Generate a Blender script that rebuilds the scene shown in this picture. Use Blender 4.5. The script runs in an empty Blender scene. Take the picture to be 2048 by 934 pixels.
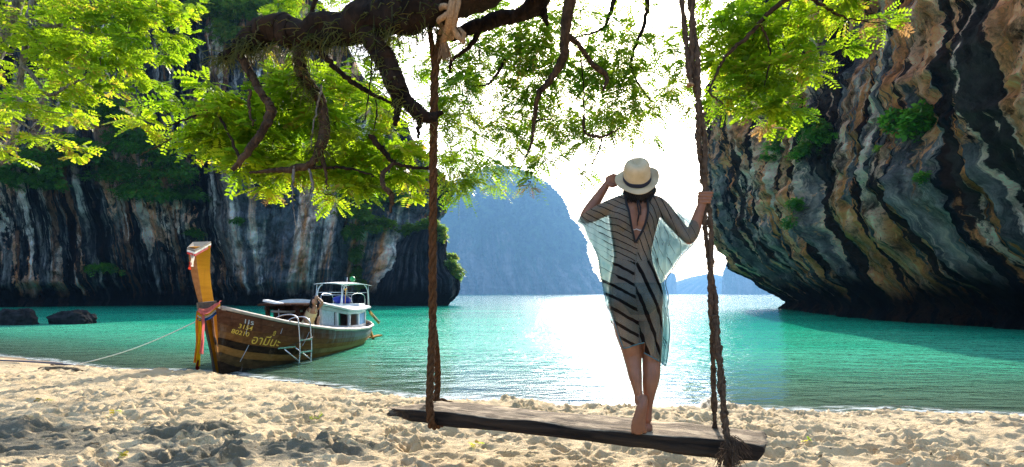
import bpy, bmesh, math, random
import numpy as np
from mathutils import Vector, Matrix
from mathutils.bvhtree import BVHTree

random.seed(7)
RNG = np.random.default_rng(7)
SC = bpy.context.scene
COL = SC.collection

# ------------------------------------------------------------------ camera, world, sun, exposure
CAMZ = 1.65
FPX = 1100.0
cam_d = bpy.data.cameras.new("camera")
cam = bpy.data.objects.new("camera", cam_d)
COL.objects.link(cam)
cam.location = (0, 0, CAMZ)
cam.rotation_euler = (math.radians(90), 0, 0)
cam_d.sensor_width = 36.0
cam_d.lens = FPX / 2048 * 36.0
cam_d.shift_y = 121.0 / 2048
cam_d.clip_start = 0.05
cam_d.clip_end = 20000
SC.camera = cam

SUN_AZ = math.radians(10.5)          # to the right of the view axis (+Y)
SUN_EL = math.radians(28.0)
world = bpy.data.worlds.new("World")
SC.world = world
world.use_nodes = True
wn = world.node_tree
sky = wn.nodes.new("ShaderNodeTexSky")
sky.sky_type = 'NISHITA'
sky.sun_disc = False
sky.sun_elevation = SUN_EL
sky.sun_rotation = SUN_AZ
sky.air_density = 1.0
sky.dust_density = 2.2
sky.ozone_density = 1.0
bg = wn.nodes["Background"]
bg.inputs["Strength"].default_value = 0.15
wn.links.new(sky.outputs[0], bg.inputs["Color"])

sun_d = bpy.data.lights.new("sun", 'SUN')
sun_d.energy = 3.1
sun_d.angle = math.radians(0.53)
sun_d.color = (1.0, 0.93, 0.82)
sun = bpy.data.objects.new("sun", sun_d)
COL.objects.link(sun)
SUNV = Vector((math.sin(SUN_AZ) * math.cos(SUN_EL), math.cos(SUN_AZ) * math.cos(SUN_EL), math.sin(SUN_EL)))
sun.rotation_euler = (-SUNV).to_track_quat('-Z', 'Y').to_euler()
sun.location = (0, 0, 30)

SC.view_settings.view_transform = 'Standard'
SC.view_settings.look = 'None'
SC.view_settings.gamma = 1.0
SC.view_settings.exposure = 1.95
SC.render.engine = 'CYCLES'
cy = SC.cycles
cy.use_denoising = True
cy.denoiser = 'OPENIMAGEDENOISE'
cy.denoising_prefilter = 'NONE'
cy.max_bounces = 8
cy.diffuse_bounces = 5
cy.glossy_bounces = 3
cy.transmission_bounces = 4
cy.transparent_max_bounces = 16
cy.volume_bounces = 0
cy.caustics_reflective = False
cy.caustics_refractive = False
cy.sample_clamp_indirect = 6.0

# ------------------------------------------------------------------ helpers
def P(px, py, d):
    """world point seen at photograph pixel (px, py) at d metres in front of the camera"""
    return Vector(((px - 1024) / FPX * d, d, CAMZ - (py - 588) / FPX * d))

def new_mat(name):
    m = bpy.data.materials.new(name)
    m.use_nodes = True
    nt = m.node_tree
    b = nt.nodes["Principled BSDF"]
    return m, nt, b

def N(nt, t, **kw):
    n = nt.nodes.new(t)
    for k, v in kw.items():
        if k.startswith("i_"):
            n.inputs[k[2:].replace("_", " ")].default_value = v
        else:
            setattr(n, k, v)
    return n

def L(nt, a, b):
    nt.links.new(a, b)

def ramp(nt, src, stops, interp='LINEAR'):
    r = nt.nodes.new("ShaderNodeValToRGB")
    r.color_ramp.interpolation = interp
    el = r.color_ramp.elements
    while len(el) < len(stops):
        el.new(0.5)
    for e, (p, c) in zip(el, stops):
        e.position = p
        e.color = (c, c, c, 1) if isinstance(c, (int, float)) else (*c, 1)
    if src is not None:
        nt.links.new(src, r.inputs[0])
    return r

def mixc(nt, fac, a, b, mode='MIX'):
    m = nt.nodes.new("ShaderNodeMix")
    m.data_type = 'RGBA'
    m.blend_type = mode
    for sock, v in ((m.inputs[0], fac), (m.inputs[6], a), (m.inputs[7], b)):
        if isinstance(v, (int, float)):
            sock.default_value = v
        elif isinstance(v, tuple):
            sock.default_value = (*v, 1)
        else:
            nt.links.new(v, sock)
    return m.outputs[2]

def math_n(nt, op, a, b=None, c=None, clamp=False):
    m = nt.nodes.new("ShaderNodeMath")
    m.operation = op
    m.use_clamp = clamp
    for i, v in enumerate((a, b, c)):
        if v is None:
            continue
        if isinstance(v, (int, float)):
            m.inputs[i].default_value = v
        else:
            nt.links.new(v, m.inputs[i])
    return m.outputs[0]

def maprange(nt, v, a, b, c=0.0, d=1.0):
    m = nt.nodes.new("ShaderNodeMapRange")
    nt.links.new(v, m.inputs[0])
    for i, x in enumerate((a, b, c, d)):
        m.inputs[i + 1].default_value = x
    return m.outputs[0]

def noise_n(nt, vec, scale, detail=5, rough=0.55, dist=0.0):
    n = nt.nodes.new("ShaderNodeTexNoise")
    n.inputs["Scale"].default_value = scale
    n.inputs["Detail"].default_value = detail
    n.inputs["Roughness"].default_value = rough
    n.inputs["Distortion"].default_value = dist
    if vec is not None:
        nt.links.new(vec, n.inputs["Vector"])
    return n.outputs[0]

def mapping_n(nt, vec, scale=(1, 1, 1), rot=(0, 0, 0)):
    m = nt.nodes.new("ShaderNodeMapping")
    m.inputs["Scale"].default_value = scale
    m.inputs["Rotation"].default_value = rot
    nt.links.new(vec, m.inputs["Vector"])
    return m.outputs[0]

def bump_n(nt, h, strength=0.5, dist=0.02, normal=None):
    b = nt.nodes.new("ShaderNodeBump")
    b.inputs["Strength"].default_value = strength
    b.inputs["Distance"].default_value = dist
    nt.links.new(h, b.inputs["Height"])
    if normal is not None:
        nt.links.new(normal, b.inputs["Normal"])
    return b.outputs[0]

def flat_mat(name, col, rough=0.6, metal=0.0, var=0.25, scale=18.0, bump=0.15, spec=0.4):
    """simple surface with mottled colour and fine relief"""
    m, nt, b = new_mat(name)
    tc = N(nt, "ShaderNodeTexCoord")
    n = noise_n(nt, tc.outputs["Object"], scale, 6, 0.6)
    lo = tuple(c * (1 - var) for c in col)
    hi = tuple(min(1, c * (1 + var)) for c in col)
    r = ramp(nt, n, [(0.3, lo), (0.7, hi)])
    L(nt, r.outputs[0], b.inputs["Base Color"])
    b.inputs["Roughness"].default_value = rough
    b.inputs["Metallic"].default_value = metal
    b.inputs["Specular IOR Level"].default_value = spec
    if bump:
        L(nt, bump_n(nt, n, bump, 0.01), b.inputs["Normal"])
    return m

# ---- numpy value noise
def _hash(ix, iy, iz, seed):
    h = (ix.astype(np.uint32) * np.uint32(374761393) + iy.astype(np.uint32) * np.uint32(668265263)
         + iz.astype(np.uint32) * np.uint32(2246822519) + np.uint32((seed * 3266489917) & 0xffffffff))
    h = (h ^ (h >> np.uint32(13))) * np.uint32(1274126177)
    h = h ^ (h >> np.uint32(16))
    return (h & np.uint32(0xffff)).astype(np.float32) / 32767.5 - 1.0

def vnoise(x, y, z=0.0, seed=0):
    x = np.asarray(x, np.float64); y = np.asarray(y, np.float64)
    z = np.broadcast_to(np.asarray(z, np.float64), x.shape)
    fx, fy, fz = np.floor(x), np.floor(y), np.floor(z)
    ix, iy, iz = fx.astype(np.int64), fy.astype(np.int64), fz.astype(np.int64)
    u, v, w = x - fx, y - fy, z - fz
    u = u * u * u * (u * (u * 6 - 15) + 10); v = v * v * v * (v * (v * 6 - 15) + 10); w = w * w * w * (w * (w * 6 - 15) + 10)
    r = 0
    for a in (0, 1):
        for b in (0, 1):
            for c in (0, 1):
                k = (u if a else 1 - u) * (v if b else 1 - v) * (w if c else 1 - w)
                r = r + k * _hash(ix + a, iy + b, iz + c, seed)
    return r

def fbm(x, y, z=0.0, oct=4, seed=0, gain=0.5, ridged=False):
    x = np.asarray(x, np.float64); y = np.asarray(y, np.float64); z = np.asarray(z, np.float64)
    r = 0; a = 1.0; t = 0.0; f = 1.0
    for i in range(oct):
        n = vnoise(x * f + 17.3 * i, y * f - 9.1 * i, z * f + 4.7 * i, seed + i)
        if ridged:
            n = 1 - 2 * np.abs(n)
        r = r + a * n; t += a; a *= gain; f *= 2.03
    return r / t

def smooth01(x, a, b):
    t = np.clip((x - a) / (b - a), 0, 1)
    return t * t * (3 - 2 * t)

# ---- object makers
def link(name, me, parent=None, mats=()):
    o = bpy.data.objects.new(name, me)
    COL.objects.link(o)
    for m in mats:
        me.materials.append(m)
    if parent is not None:
        o.parent = parent
    return o

def tag(o, label=None, cat=None, group=None, kind=None):
    if label: o["label"] = label
    if cat: o["category"] = cat
    if group: o["group"] = group
    if kind: o["kind"] = kind
    return o

def thing(name, label, cat, loc=(0, 0, 0), rz=0.0, group=None):
    o = bpy.data.objects.new(name, None)
    o.empty_display_size = 0.2
    COL.objects.link(o)
    o.location = loc
    o.rotation_euler = (0, 0, rz)
    return tag(o, label, cat, group)

def np_mesh(name, V, F, smooth=True, uv=None, attrs=None, mat_idx=None):
    """V (n,3); F (m,3|4) ints"""
    V = np.ascontiguousarray(V, np.float32); F = np.ascontiguousarray(F, np.int32)
    me = bpy.data.meshes.new(name)
    k = F.shape[1]
    me.vertices.add(len(V)); me.vertices.foreach_set("co", V.ravel())
    me.loops.add(F.size); me.loops.foreach_set("vertex_index", F.ravel())
    me.polygons.add(len(F))
    me.polygons.foreach_set("loop_start", np.arange(0, F.size, k, dtype=np.int32))
    try:
        me.polygons.foreach_set("loop_total", np.full(len(F), k, np.int32))
    except Exception:
        pass
    if smooth:
        me.polygons.foreach_set("use_smooth", np.ones(len(F), bool))
    if mat_idx is not None:
        me.polygons.foreach_set("material_index", np.asarray(mat_idx, np.int32))
    if uv is not None:
        l = me.uv_layers.new(name="UVMap")
        l.data.foreach_set("uv", np.asarray(uv, np.float32)[F.ravel()].ravel())
    if attrs:
        for nm, a in attrs.items():
            at = me.attributes.new(nm, 'FLOAT', 'POINT')
            at.data.foreach_set("value", np.asarray(a, np.float32))
    me.update(calc_edges=True)
    me.validate()
    return me

def grid_faces(nr, nc, closed=False):
    r = np.arange(nr - 1)[:, None]; c = np.arange(nc if closed else nc - 1)[None, :]
    c2 = (c + 1) % nc
    a = r * nc + c; b = r * nc + c2; d = (r + 1) * nc + c; e = (r + 1) * nc + c2
    return np.stack([a, b, e, d], -1).reshape(-1, 4)

class MB:
    """collects tubes, boxes and lofts (verts, faces) and links them as one mesh object"""
    def __init__(s):
        s.v = []; s.f = []; s.n = 0
    def add(s, V, F):
        V = [tuple(p) for p in V]
        s.v += V
        s.f += [tuple(i + s.n for i in f) for f in F]
        s.n += len(V)
    def tube(s, pts, rad, seg=10, cap=True, twist=0.0, ell=None, up=None):
        """pts polyline, rad scalar or list (or list of (rx, ry))"""
        pts = [Vector(p) for p in pts]
        n = len(pts)
        if isinstance(rad, (int, float)): rad = [rad] * n
        t0 = (pts[1] - pts[0]).normalized()
        ref = Vector(up) if up is not None else (Vector((0, 0, 1)) if abs(t0.z) < 0.9 else Vector((0, 1, 0)))
        nrm = (ref - t0 * ref.dot(t0)).normalized()
        V = []
        for i, p in enumerate(pts):
            t = (pts[min(i + 1, n - 1)] - pts[max(i - 1, 0)]).normalized()
            nrm = nrm - t * nrm.dot(t)
            nrm.normalize()
            b = t.cross(nrm)
            r = rad[i]
            rx, ry = r if isinstance(r, tuple) else (r, r)
            for k in range(seg):
                a = 2 * math.pi * k / seg + twist * i
                V.append(p + b * (math.cos(a) * rx) + nrm * (math.sin(a) * ry))
        F = []
        for i in range(n - 1):
            for k in range(seg):
                k2 = (k + 1) % seg
                F.append((i * seg + k, i * seg + k2, (i + 1) * seg + k2, (i + 1) * seg + k))
        if cap:
            F.append(tuple(range(seg))[::-1]); F.append(tuple((n - 1) * seg + k for k in range(seg)))
        s.add(V, F)
    def box(s, c, size, M=None):
        c = Vector(c); x, y, z = [q / 2 for q in size]
        V = [Vector((a, b, d)) for d in (-z, z) for b in (-y, y) for a in (-x, x)]
        if M is not None: V = [M @ v for v in V]
        s.add([v + c for v in V], [(0, 2, 3, 1), (4, 5, 7, 6), (0, 1, 5, 4), (2, 6, 7, 3), (1, 3, 7, 5), (0, 4, 6, 2)])
    def beam(s, a, b, w, h, up=(0, 0, 1)):
        a, b = Vector(a), Vector(b); t = (b - a).normalized(); u = Vector(up)
        sd = t.cross(u).normalized(); u = sd.cross(t)
        V = []
        for p in (a, b):
            for i, j in ((-1, -1), (1, -1), (1, 1), (-1, 1)):
                V.append(p + sd * (i * w / 2) + u * (j * h / 2))
        s.add(V, [(0, 1, 2, 3)[::-1], (4, 5, 6, 7), (0, 1, 5, 4), (1, 2, 6, 5), (2, 3, 7, 6), (3, 0, 4, 7)])
    def loft(s, rings, cap=True, closed=True):
        n = len(rings[0]); V = [p for r in rings for p in r]; F = []
        for i in range(len(rings) - 1):
            for k in range(n if closed else n - 1):
                k2 = (k + 1) % n
                F.append((i * n + k, i * n + k2, (i + 1) * n + k2, (i + 1) * n + k))
        if cap and closed:
            F.append(tuple(range(n))[::-1]); F.append(tuple((len(rings) - 1) * n + k for k in range(n)))
        s.add(V, F)
    def ball(s, c, r, nu=14, nv=9, M=None):
        c = Vector(c); r = r if isinstance(r, tuple) else (r, r, r)
        rings = []
        for j in range(nv + 1):
            ph = math.pi * (0.02 + 0.96 * j / nv) - math.pi / 2
            ring = []
            for k in range(nu):
                a = 2 * math.pi * k / nu
                v = Vector((math.cos(a) * math.cos(ph) * r[0], math.sin(a) * math.cos(ph) * r[1], math.sin(ph) * r[2]))
                if M is not None: v = M @ v
                ring.append(c + v)
            rings.append(ring)
        s.loft(rings)
    def mesh(s, name, smooth=True):
        me = bpy.data.meshes.new(name)
        me.from_pydata(s.v, [], s.f)
        if smooth:
            me.polygons.foreach_set("use_smooth", np.ones(len(me.polygons), bool))
        me.update()
        bm = bmesh.new(); bm.from_mesh(me)
        bmesh.ops.recalc_face_normals(bm, faces=bm.faces)
        bm.to_mesh(me); bm.free()
        return me
    def build(s, name, mat, parent=None, smooth=True, bevel=0.0):
        me = s.mesh(name, smooth)
        o = link(name, me, parent, [mat] if not isinstance(mat, (list, tuple)) else mat)
        if bevel:
            b = o.modifiers.new("bevel", 'BEVEL'); b.width = bevel; b.segments = 2; b.limit_method = 'ANGLE'
        return o

def spline(pts, n, closed=False):
    """Catmull-Rom through pts (tuples of any length), n samples"""
    A = np.array([list(p) for p in pts], float)
    m = len(A)
    t = np.linspace(0, m - 1, n)
    i = np.clip(np.floor(t).astype(int), 0, m - 2)
    u = (t - i)[:, None]
    p0 = A[np.clip(i - 1, 0, m - 1)]; p1 = A[i]; p2 = A[i + 1]; p3 = A[np.clip(i + 2, 0, m - 1)]
    return 0.5 * (2 * p1 + (p2 - p0) * u + (2 * p0 - 5 * p1 + 4 * p2 - p3) * u ** 2 + (3 * p1 - p0 - 3 * p2 + p3) * u ** 3)
# ------------------------------------------------------------------ sand, seabed and water
SHX = np.array([-400, -60, -30, -13.3, -8.9, -5.9, -2.7, -0.94, 0.55, 3.4, 6.76, 20, 60, 400], float)
SHY = np.array([200, 45, 22, 14.3, 11.9, 11.07, 9.3, 8.4, 8.0, 7.8, 7.3, 6, 5, 5], float)

def base_sand(x, y):
    w = 0.25 * fbm(x * 0.55, y * 0.0 + 3.1, 0, 3, 5) + 0.06 * fbm(x * 3.1, y * 0, 1.7, 2, 6)
    s = np.interp(x, SHX, SHY) + w - y
    z = np.interp(s, [-600, -100, -40, -10, -3, 0, 0.25, 0.9, 2.2, 4, 20, 80],
                  [-6, -5, -2.4, -0.85, -0.22, 0.0, 0.05, 0.17, 0.255, 0.30, 0.5, 2.0])
    return z, s

def build_sand():
    ys = [-60, -30, -15, -8, -4, -1, 0.5, 1.5, 2.2, 2.8]
    y = 3.2
    while y < 15.0:
        ys.append(y); y += max(0.012, 0.0048 * y * y / 6.5)
    while y < 6500:
        ys.append(y); y *= 1.07
    ys = np.array(ys)
    xs = np.concatenate([-np.geomspace(6500, 9.03, 46), np.arange(-9.0, 9.0, 0.023), np.geomspace(9.03, 6500, 46)])
    X, Y = np.meshgrid(xs, ys)
    Z, S = base_sand(X, Y)
    dry = smooth01(S, 0.05, 0.7)
    near = (np.abs(X) < 16) & (Y > -3) & (Y < 16)
    amp = np.where(near, 1.0, 0.0)
    calm = 0.7 + 0.4 * smooth01(fbm(X * 0.9, Y * 1.3, 0, 3, 17), -0.25, 0.15)
    dz = 0.045 * fbm(X * 1.5, Y * 1.9, 0, 3, 11) + 0.012 * fbm(X * 6, Y * 7.5, 0, 3, 12, ridged=True) \
        + 0.010 * fbm(X * 21, Y * 24, 0, 2, 13)
    D = np.zeros_like(Z)
    # footprints: heel and ball hollows with a pushed-up rim
    rng = np.random.default_rng(3)
    n = 7500
    fx = rng.uniform(-10.5, 9.0, n); fy = 3.3 + 9.5 * rng.random(n) ** 1.1
    shy = np.interp(fx, SHX, SHY)
    ok = fy < shy - 0.25
    fx, fy = fx[ok], fy[ok]
    for cx, cyy in zip(fx, fy):
        a = rng.choice([rng.uniform(0.035, 0.07), rng.uniform(0.07, 0.15)]); b = a * rng.uniform(0.42, 0.8); th = rng.normal(0.25, 0.8)
        dep = rng.uniform(0.018, 0.055)
        i0, i1 = np.searchsorted(ys, [cyy - 2 * a, cyy + 2 * a]); j0, j1 = np.searchsorted(xs, [cx - 2 * a, cx + 2 * a])
        if i1 <= i0 or j1 <= j0: continue
        xx = X[i0:i1, j0:j1] - cx; yy = Y[i0:i1, j0:j1] - cyy
        c, s_ = math.cos(th), math.sin(th)
        r2 = ((xx * c + yy * s_) / a) ** 2 + ((-xx * s_ + yy * c) / b) ** 2
        r = np.sqrt(r2)
        D[i0:i1, j0:j1] += -dep * np.exp(-r2 ** 2.4 * 0.8) + dep * 0.45 * np.exp(-((r - 1.35) / 0.32) ** 2)
    # walked trails: left and right bare feet with heel and ball
    for k in range(16):
        x0, y0 = rng.uniform(-6.5, 5.5), rng.uniform(3.6, 6.5); hd = rng.normal(0.9, 0.9); 
        for st in range(14):
            x0 += 0.58 * math.cos(hd); y0 += 0.58 * math.sin(hd); hd += rng.normal(0, 0.12)
            sd = 0.08 if st % 2 else -0.08
            px_, py_ = x0 - sd * math.sin(hd), y0 + sd * math.cos(hd)
            if py_ > np.interp(px_, SHX, SHY) - 0.3 or py_ < 3.3 or abs(px_) > 8.8: continue
            for off, a, b, dep in ((0.0, 0.062, 0.045, 0.05), (0.14, 0.075, 0.056, 0.042), (0.07, 0.10, 0.036, 0.028)):
                cx, cyy = px_ + off * math.cos(hd), py_ + off * math.sin(hd)
                i0, i1 = np.searchsorted(ys, [cyy - 0.2, cyy + 0.2]); j0, j1 = np.searchsorted(xs, [cx - 0.2, cx + 0.2])
                if i1 <= i0 or j1 <= j0: continue
                xx = X[i0:i1, j0:j1] - cx; yy = Y[i0:i1, j0:j1] - cyy; c, s_ = math.cos(hd), math.sin(hd)
                r = np.sqrt(((xx * c + yy * s_) / a) ** 2 + ((-xx * s_ + yy * c) / b) ** 2)
                D[i0:i1, j0:j1] += -dep * np.exp(-r ** 5 * 0.7) + dep * 0.35 * np.exp(-((r - 1.35) / 0.25) ** 2)
    D = np.clip(D, -0.085, 0.075)
    Z = Z + (dz + D * calm) * dry * amp
    # low wet ripples below the waterline
    Z = Z + np.where(near, 0.008 * fbm(X * 3, Y * 9, 0, 2, 15), 0) * smooth01(-S, 0.3, 1.5)
    # a small mounded tuft at the waterline and heaps, the left ones shaped to stand in for dappled shade
    for mx, my, mr, mh in ((2.75, 7.55, 0.30, 0.16), (3.1, 7.3, 0.4, 0.07), (0.2, 7.5, 0.5, 0.05), (-0.9, 7.55, 0.5, 0.05),
                           (5.2, 6.9, 0.5, 0.05), (-3.05, 5.25, 0.45, 0.12), (-4.9, 5.5, 0.4, 0.09), (-2.35, 4.6, 0.35, 0.08), (-1.75, 4.75, 0.4, 0.08)):
        Z = Z + mh * np.exp(-((X - mx) ** 2 + ((Y - my) * 1.4) ** 2) / mr ** 2) * (0.75 + 0.5 * fbm(X * 9, Y * 9, 0, 3, 21))
    V = np.stack([X, Y, Z], -1).reshape(-1, 3)
    # dappled shade painted as dark patches in the lower-left sand colour
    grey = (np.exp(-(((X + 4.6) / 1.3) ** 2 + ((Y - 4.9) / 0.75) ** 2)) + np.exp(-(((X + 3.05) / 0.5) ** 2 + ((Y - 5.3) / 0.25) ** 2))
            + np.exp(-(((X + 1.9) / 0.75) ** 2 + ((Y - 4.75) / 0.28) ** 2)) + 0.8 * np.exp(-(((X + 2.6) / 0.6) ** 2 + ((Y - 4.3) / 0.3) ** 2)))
    me = np_mesh("sand", V, grid_faces(len(ys), len(xs)), attrs={"shore": S.ravel(), "painted_shade": grey.ravel()})
    m, nt, b = new_mat("sand")
    tc = N(nt, "ShaderNodeTexCoord")
    n1 = noise_n(nt, tc.outputs["Object"], 2.2, 6, 0.6)
    n2 = noise_n(nt, tc.outputs["Object"], 60, 4, 0.7)
    n3 = noise_n(nt, tc.outputs["Object"], 420, 3, 0.7)
    c = ramp(nt, n1, [(0.3, (0.49, 0.360, 0.205)), (0.7, (0.65, 0.505, 0.31))]).outputs[0]
    c = mixc(nt, maprange(nt, n2, 0.35, 0.75, 0, 0.5), c, (0.40, 0.275, 0.155))
    c = mixc(nt, maprange(nt, n3, 0.62, 0.75, 0, 0.7), c, (0.16, 0.10, 0.06))
    # darken the sand colour for the painted dapples, edges broken by noise
    at2 = N(nt, "ShaderNodeAttribute", attribute_name="painted_shade")
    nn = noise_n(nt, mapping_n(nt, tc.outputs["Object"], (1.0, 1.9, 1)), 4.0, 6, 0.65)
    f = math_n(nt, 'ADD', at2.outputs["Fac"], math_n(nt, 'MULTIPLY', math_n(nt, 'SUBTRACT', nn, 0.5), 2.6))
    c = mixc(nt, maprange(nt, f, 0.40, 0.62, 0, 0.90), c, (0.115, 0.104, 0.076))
    at = N(nt, "ShaderNodeAttribute", attribute_name="shore")
    wet = maprange(nt, at.outputs["Fac"], 0.75, 0.30, 0, 1)
    c = mixc(nt, math_n(nt, 'MULTIPLY', wet, 0.8), c, (0.20, 0.14, 0.085))
    L(nt, c, b.inputs["Base Color"])
    L(nt, maprange(nt, wet, 0, 1, 0.95, 0.35), b.inputs["Roughness"])
    b.inputs["Specular IOR Level"].default_value = 0.25
    n4 = noise_n(nt, tc.outputs["Object"], 15, 5, 0.7)
    hb = math_n(nt, 'ADD', math_n(nt, 'ADD', math_n(nt, 'MULTIPLY', n2, 0.5), math_n(nt, 'MULTIPLY', n3, 0.25)), math_n(nt, 'MULTIPLY', n4, 1.6))
    L(nt, bump_n(nt, hb, 0.6, 0.025), b.inputs["Normal"])
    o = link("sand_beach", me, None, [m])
    tag(o, "pale sand beach churned with footprints sloping into the bay", None, None, "structure")
    return o

def sand_z(x, y):
    z, s = base_sand(np.array([float(x)]), np.array([float(y)]))
    return float(z[0])

def build_water():
    ys = np.concatenate([np.arange(5.5, 15, 0.16), np.geomspace(15, 6000, 110)])
    xs = np.concatenate([-np.geomspace(6000, 14.2, 50), np.arange(-14, 14, 0.2), np.geomspace(14.2, 6000, 50)])
    X, Y = np.meshgrid(xs, ys)
    Z0, S = base_sand(X, Y)
    dep = np.clip(-Z0, 0, 10)
    # real low swell that dies out towards the shore
    k = smooth01(dep, 0.02, 0.8) * np.clip(40 / np.maximum(Y, 1), 0, 1)
    Z = 0.012 * k * fbm(X * 0.5, Y * 1.6, 0, 3, 31) + 0.02 * np.exp(-((S + 0.45) / 0.16) ** 2) * (0.4 + 0.6 * vnoise(X * 0.7, Y * 0, 0, 33)) * (np.abs(X) < 60)
    V = np.stack([X, Y, Z], -1).reshape(-1, 3)
    F = grid_faces(len(ys), len(xs))
    keep = (S.ravel()[F].min(1) < 0.45)
    F = F[keep]
    me = np_mesh("sea", V, F, attrs={"depth": dep.ravel(), "shore": S.ravel()})
    m = bpy.data.materials.new("sea_water"); m.use_nodes = True
    nt = m.node_tree; nt.nodes.clear()
    out = N(nt, "ShaderNodeOutputMaterial")
    tc = N(nt, "ShaderNodeTexCoord")
    at = N(nt, "ShaderNodeAttribute", attribute_name="depth")
    sh = N(nt, "ShaderNodeAttribute", attribute_name="shore")
    patch = noise_n(nt, mapping_n(nt, tc.outputs["Object"], (0.05, 0.16, 1)), 1.0, 4, 0.55)
    dmod = math_n(nt, 'MULTIPLY', at.outputs["Fac"], maprange(nt, patch, 0.3, 0.7, 0.65, 1.4))
    col = ramp(nt, maprange(nt, dmod, 0, 5.0, 0, 1), [(0.0, (0.30, 0.46, 0.30)), (0.07, (0.11, 0.46, 0.29)), (0.25, (0.016, 0.35, 0.205)),
                                                     (0.55, (0.006, 0.20, 0.13)), (1.0, (0.006, 0.13, 0.12))])
    vec = tc.outputs["Object"]
    w1 = noise_n(nt, mapping_n(nt, vec, (0.9, 2.0, 1)), 1.0, 4, 0.55, 0.3)
    w2 = noise_n(nt, mapping_n(nt, vec, (3.0, 6.5, 1), (0, 0, 0.12)), 1.0, 3, 0.5, 0.2)
    h = math_n(nt, 'ADD', math_n(nt, 'MULTIPLY', w1, 0.7), math_n(nt, 'MULTIPLY', w2, 0.22))
    bp = N(nt, "ShaderNodeBump")
    bp.inputs["Distance"].default_value = 0.34
    L(nt, h, bp.inputs["Height"])
    L(nt, maprange(nt, at.outputs["Fac"], 0.0, 0.5, 0.25, 0.8), bp.inputs["Strength"])
    dif = N(nt, "ShaderNodeBsdfDiffuse"); L(nt, col.outputs[0], dif.inputs["Color"])
    tr = N(nt, "ShaderNodeBsdfTransparent"); tr.inputs["Color"].default_value = (0.80, 0.97, 0.90, 1)
    opac = maprange(nt, at.outputs["Fac"], 0.0, 0.75, 0.05, 1.0)
    opac = math_n(nt, 'POWER', opac, 0.62)
    mx = N(nt, "ShaderNodeMixShader"); L(nt, opac, mx.inputs[0]); L(nt, tr.outputs[0], mx.inputs[1]); L(nt, dif.outputs[0], mx.inputs[2])
    gl = N(nt, "ShaderNodeBsdfGlossy"); gl.inputs["Roughness"].default_value = 0.05; gl.inputs["Color"].default_value = (0.62, 0.73, 0.86, 1)
    L(nt, bp.outputs[0], gl.inputs["Normal"])
    fr = N(nt, "ShaderNodeFresnel"); fr.inputs["IOR"].default_value = 1.33; L(nt, bp.outputs[0], fr.inputs["Normal"])
    m2 = N(nt, "ShaderNodeMixShader"); L(nt, fr.outputs[0], m2.inputs[0]); L(nt, mx.outputs[0], m2.inputs[1]); L(nt, gl.outputs[0], m2.inputs[2])
    # thin foam at the edge of the wash
    fo = N(nt, "ShaderNodeBsdfDiffuse"); fo.inputs["Color"].default_value = (0.8, 0.82, 0.8, 1)
    fn = noise_n(nt, mapping_n(nt, vec, (3, 7, 1)), 1.0, 6, 0.65)
    band = math_n(nt, 'MULTIPLY', maprange(nt, sh.outputs["Fac"], -0.55, -0.25, 0, 1), maprange(nt, sh.outputs["Fac"], 0.02, -0.2, 0, 1))
    ff = math_n(nt, 'MULTIPLY', band, maprange(nt, fn, 0.44, 0.62, 0, 0.85))
    m3 = N(nt, "ShaderNodeMixShader"); L(nt, ff, m3.inputs[0]); L(nt, m2.outputs[0], m3.inputs[1]); L(nt, fo.outputs[0], m3.inputs[2])
    L(nt, m3.outputs[0], out.inputs["Surface"])
    o = link("sea_water", me, None, [m])
    tag(o, "turquoise bay water, clear over the sand and glaring white in the middle", None, None, "structure")

build_sand()
build_water()

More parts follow.
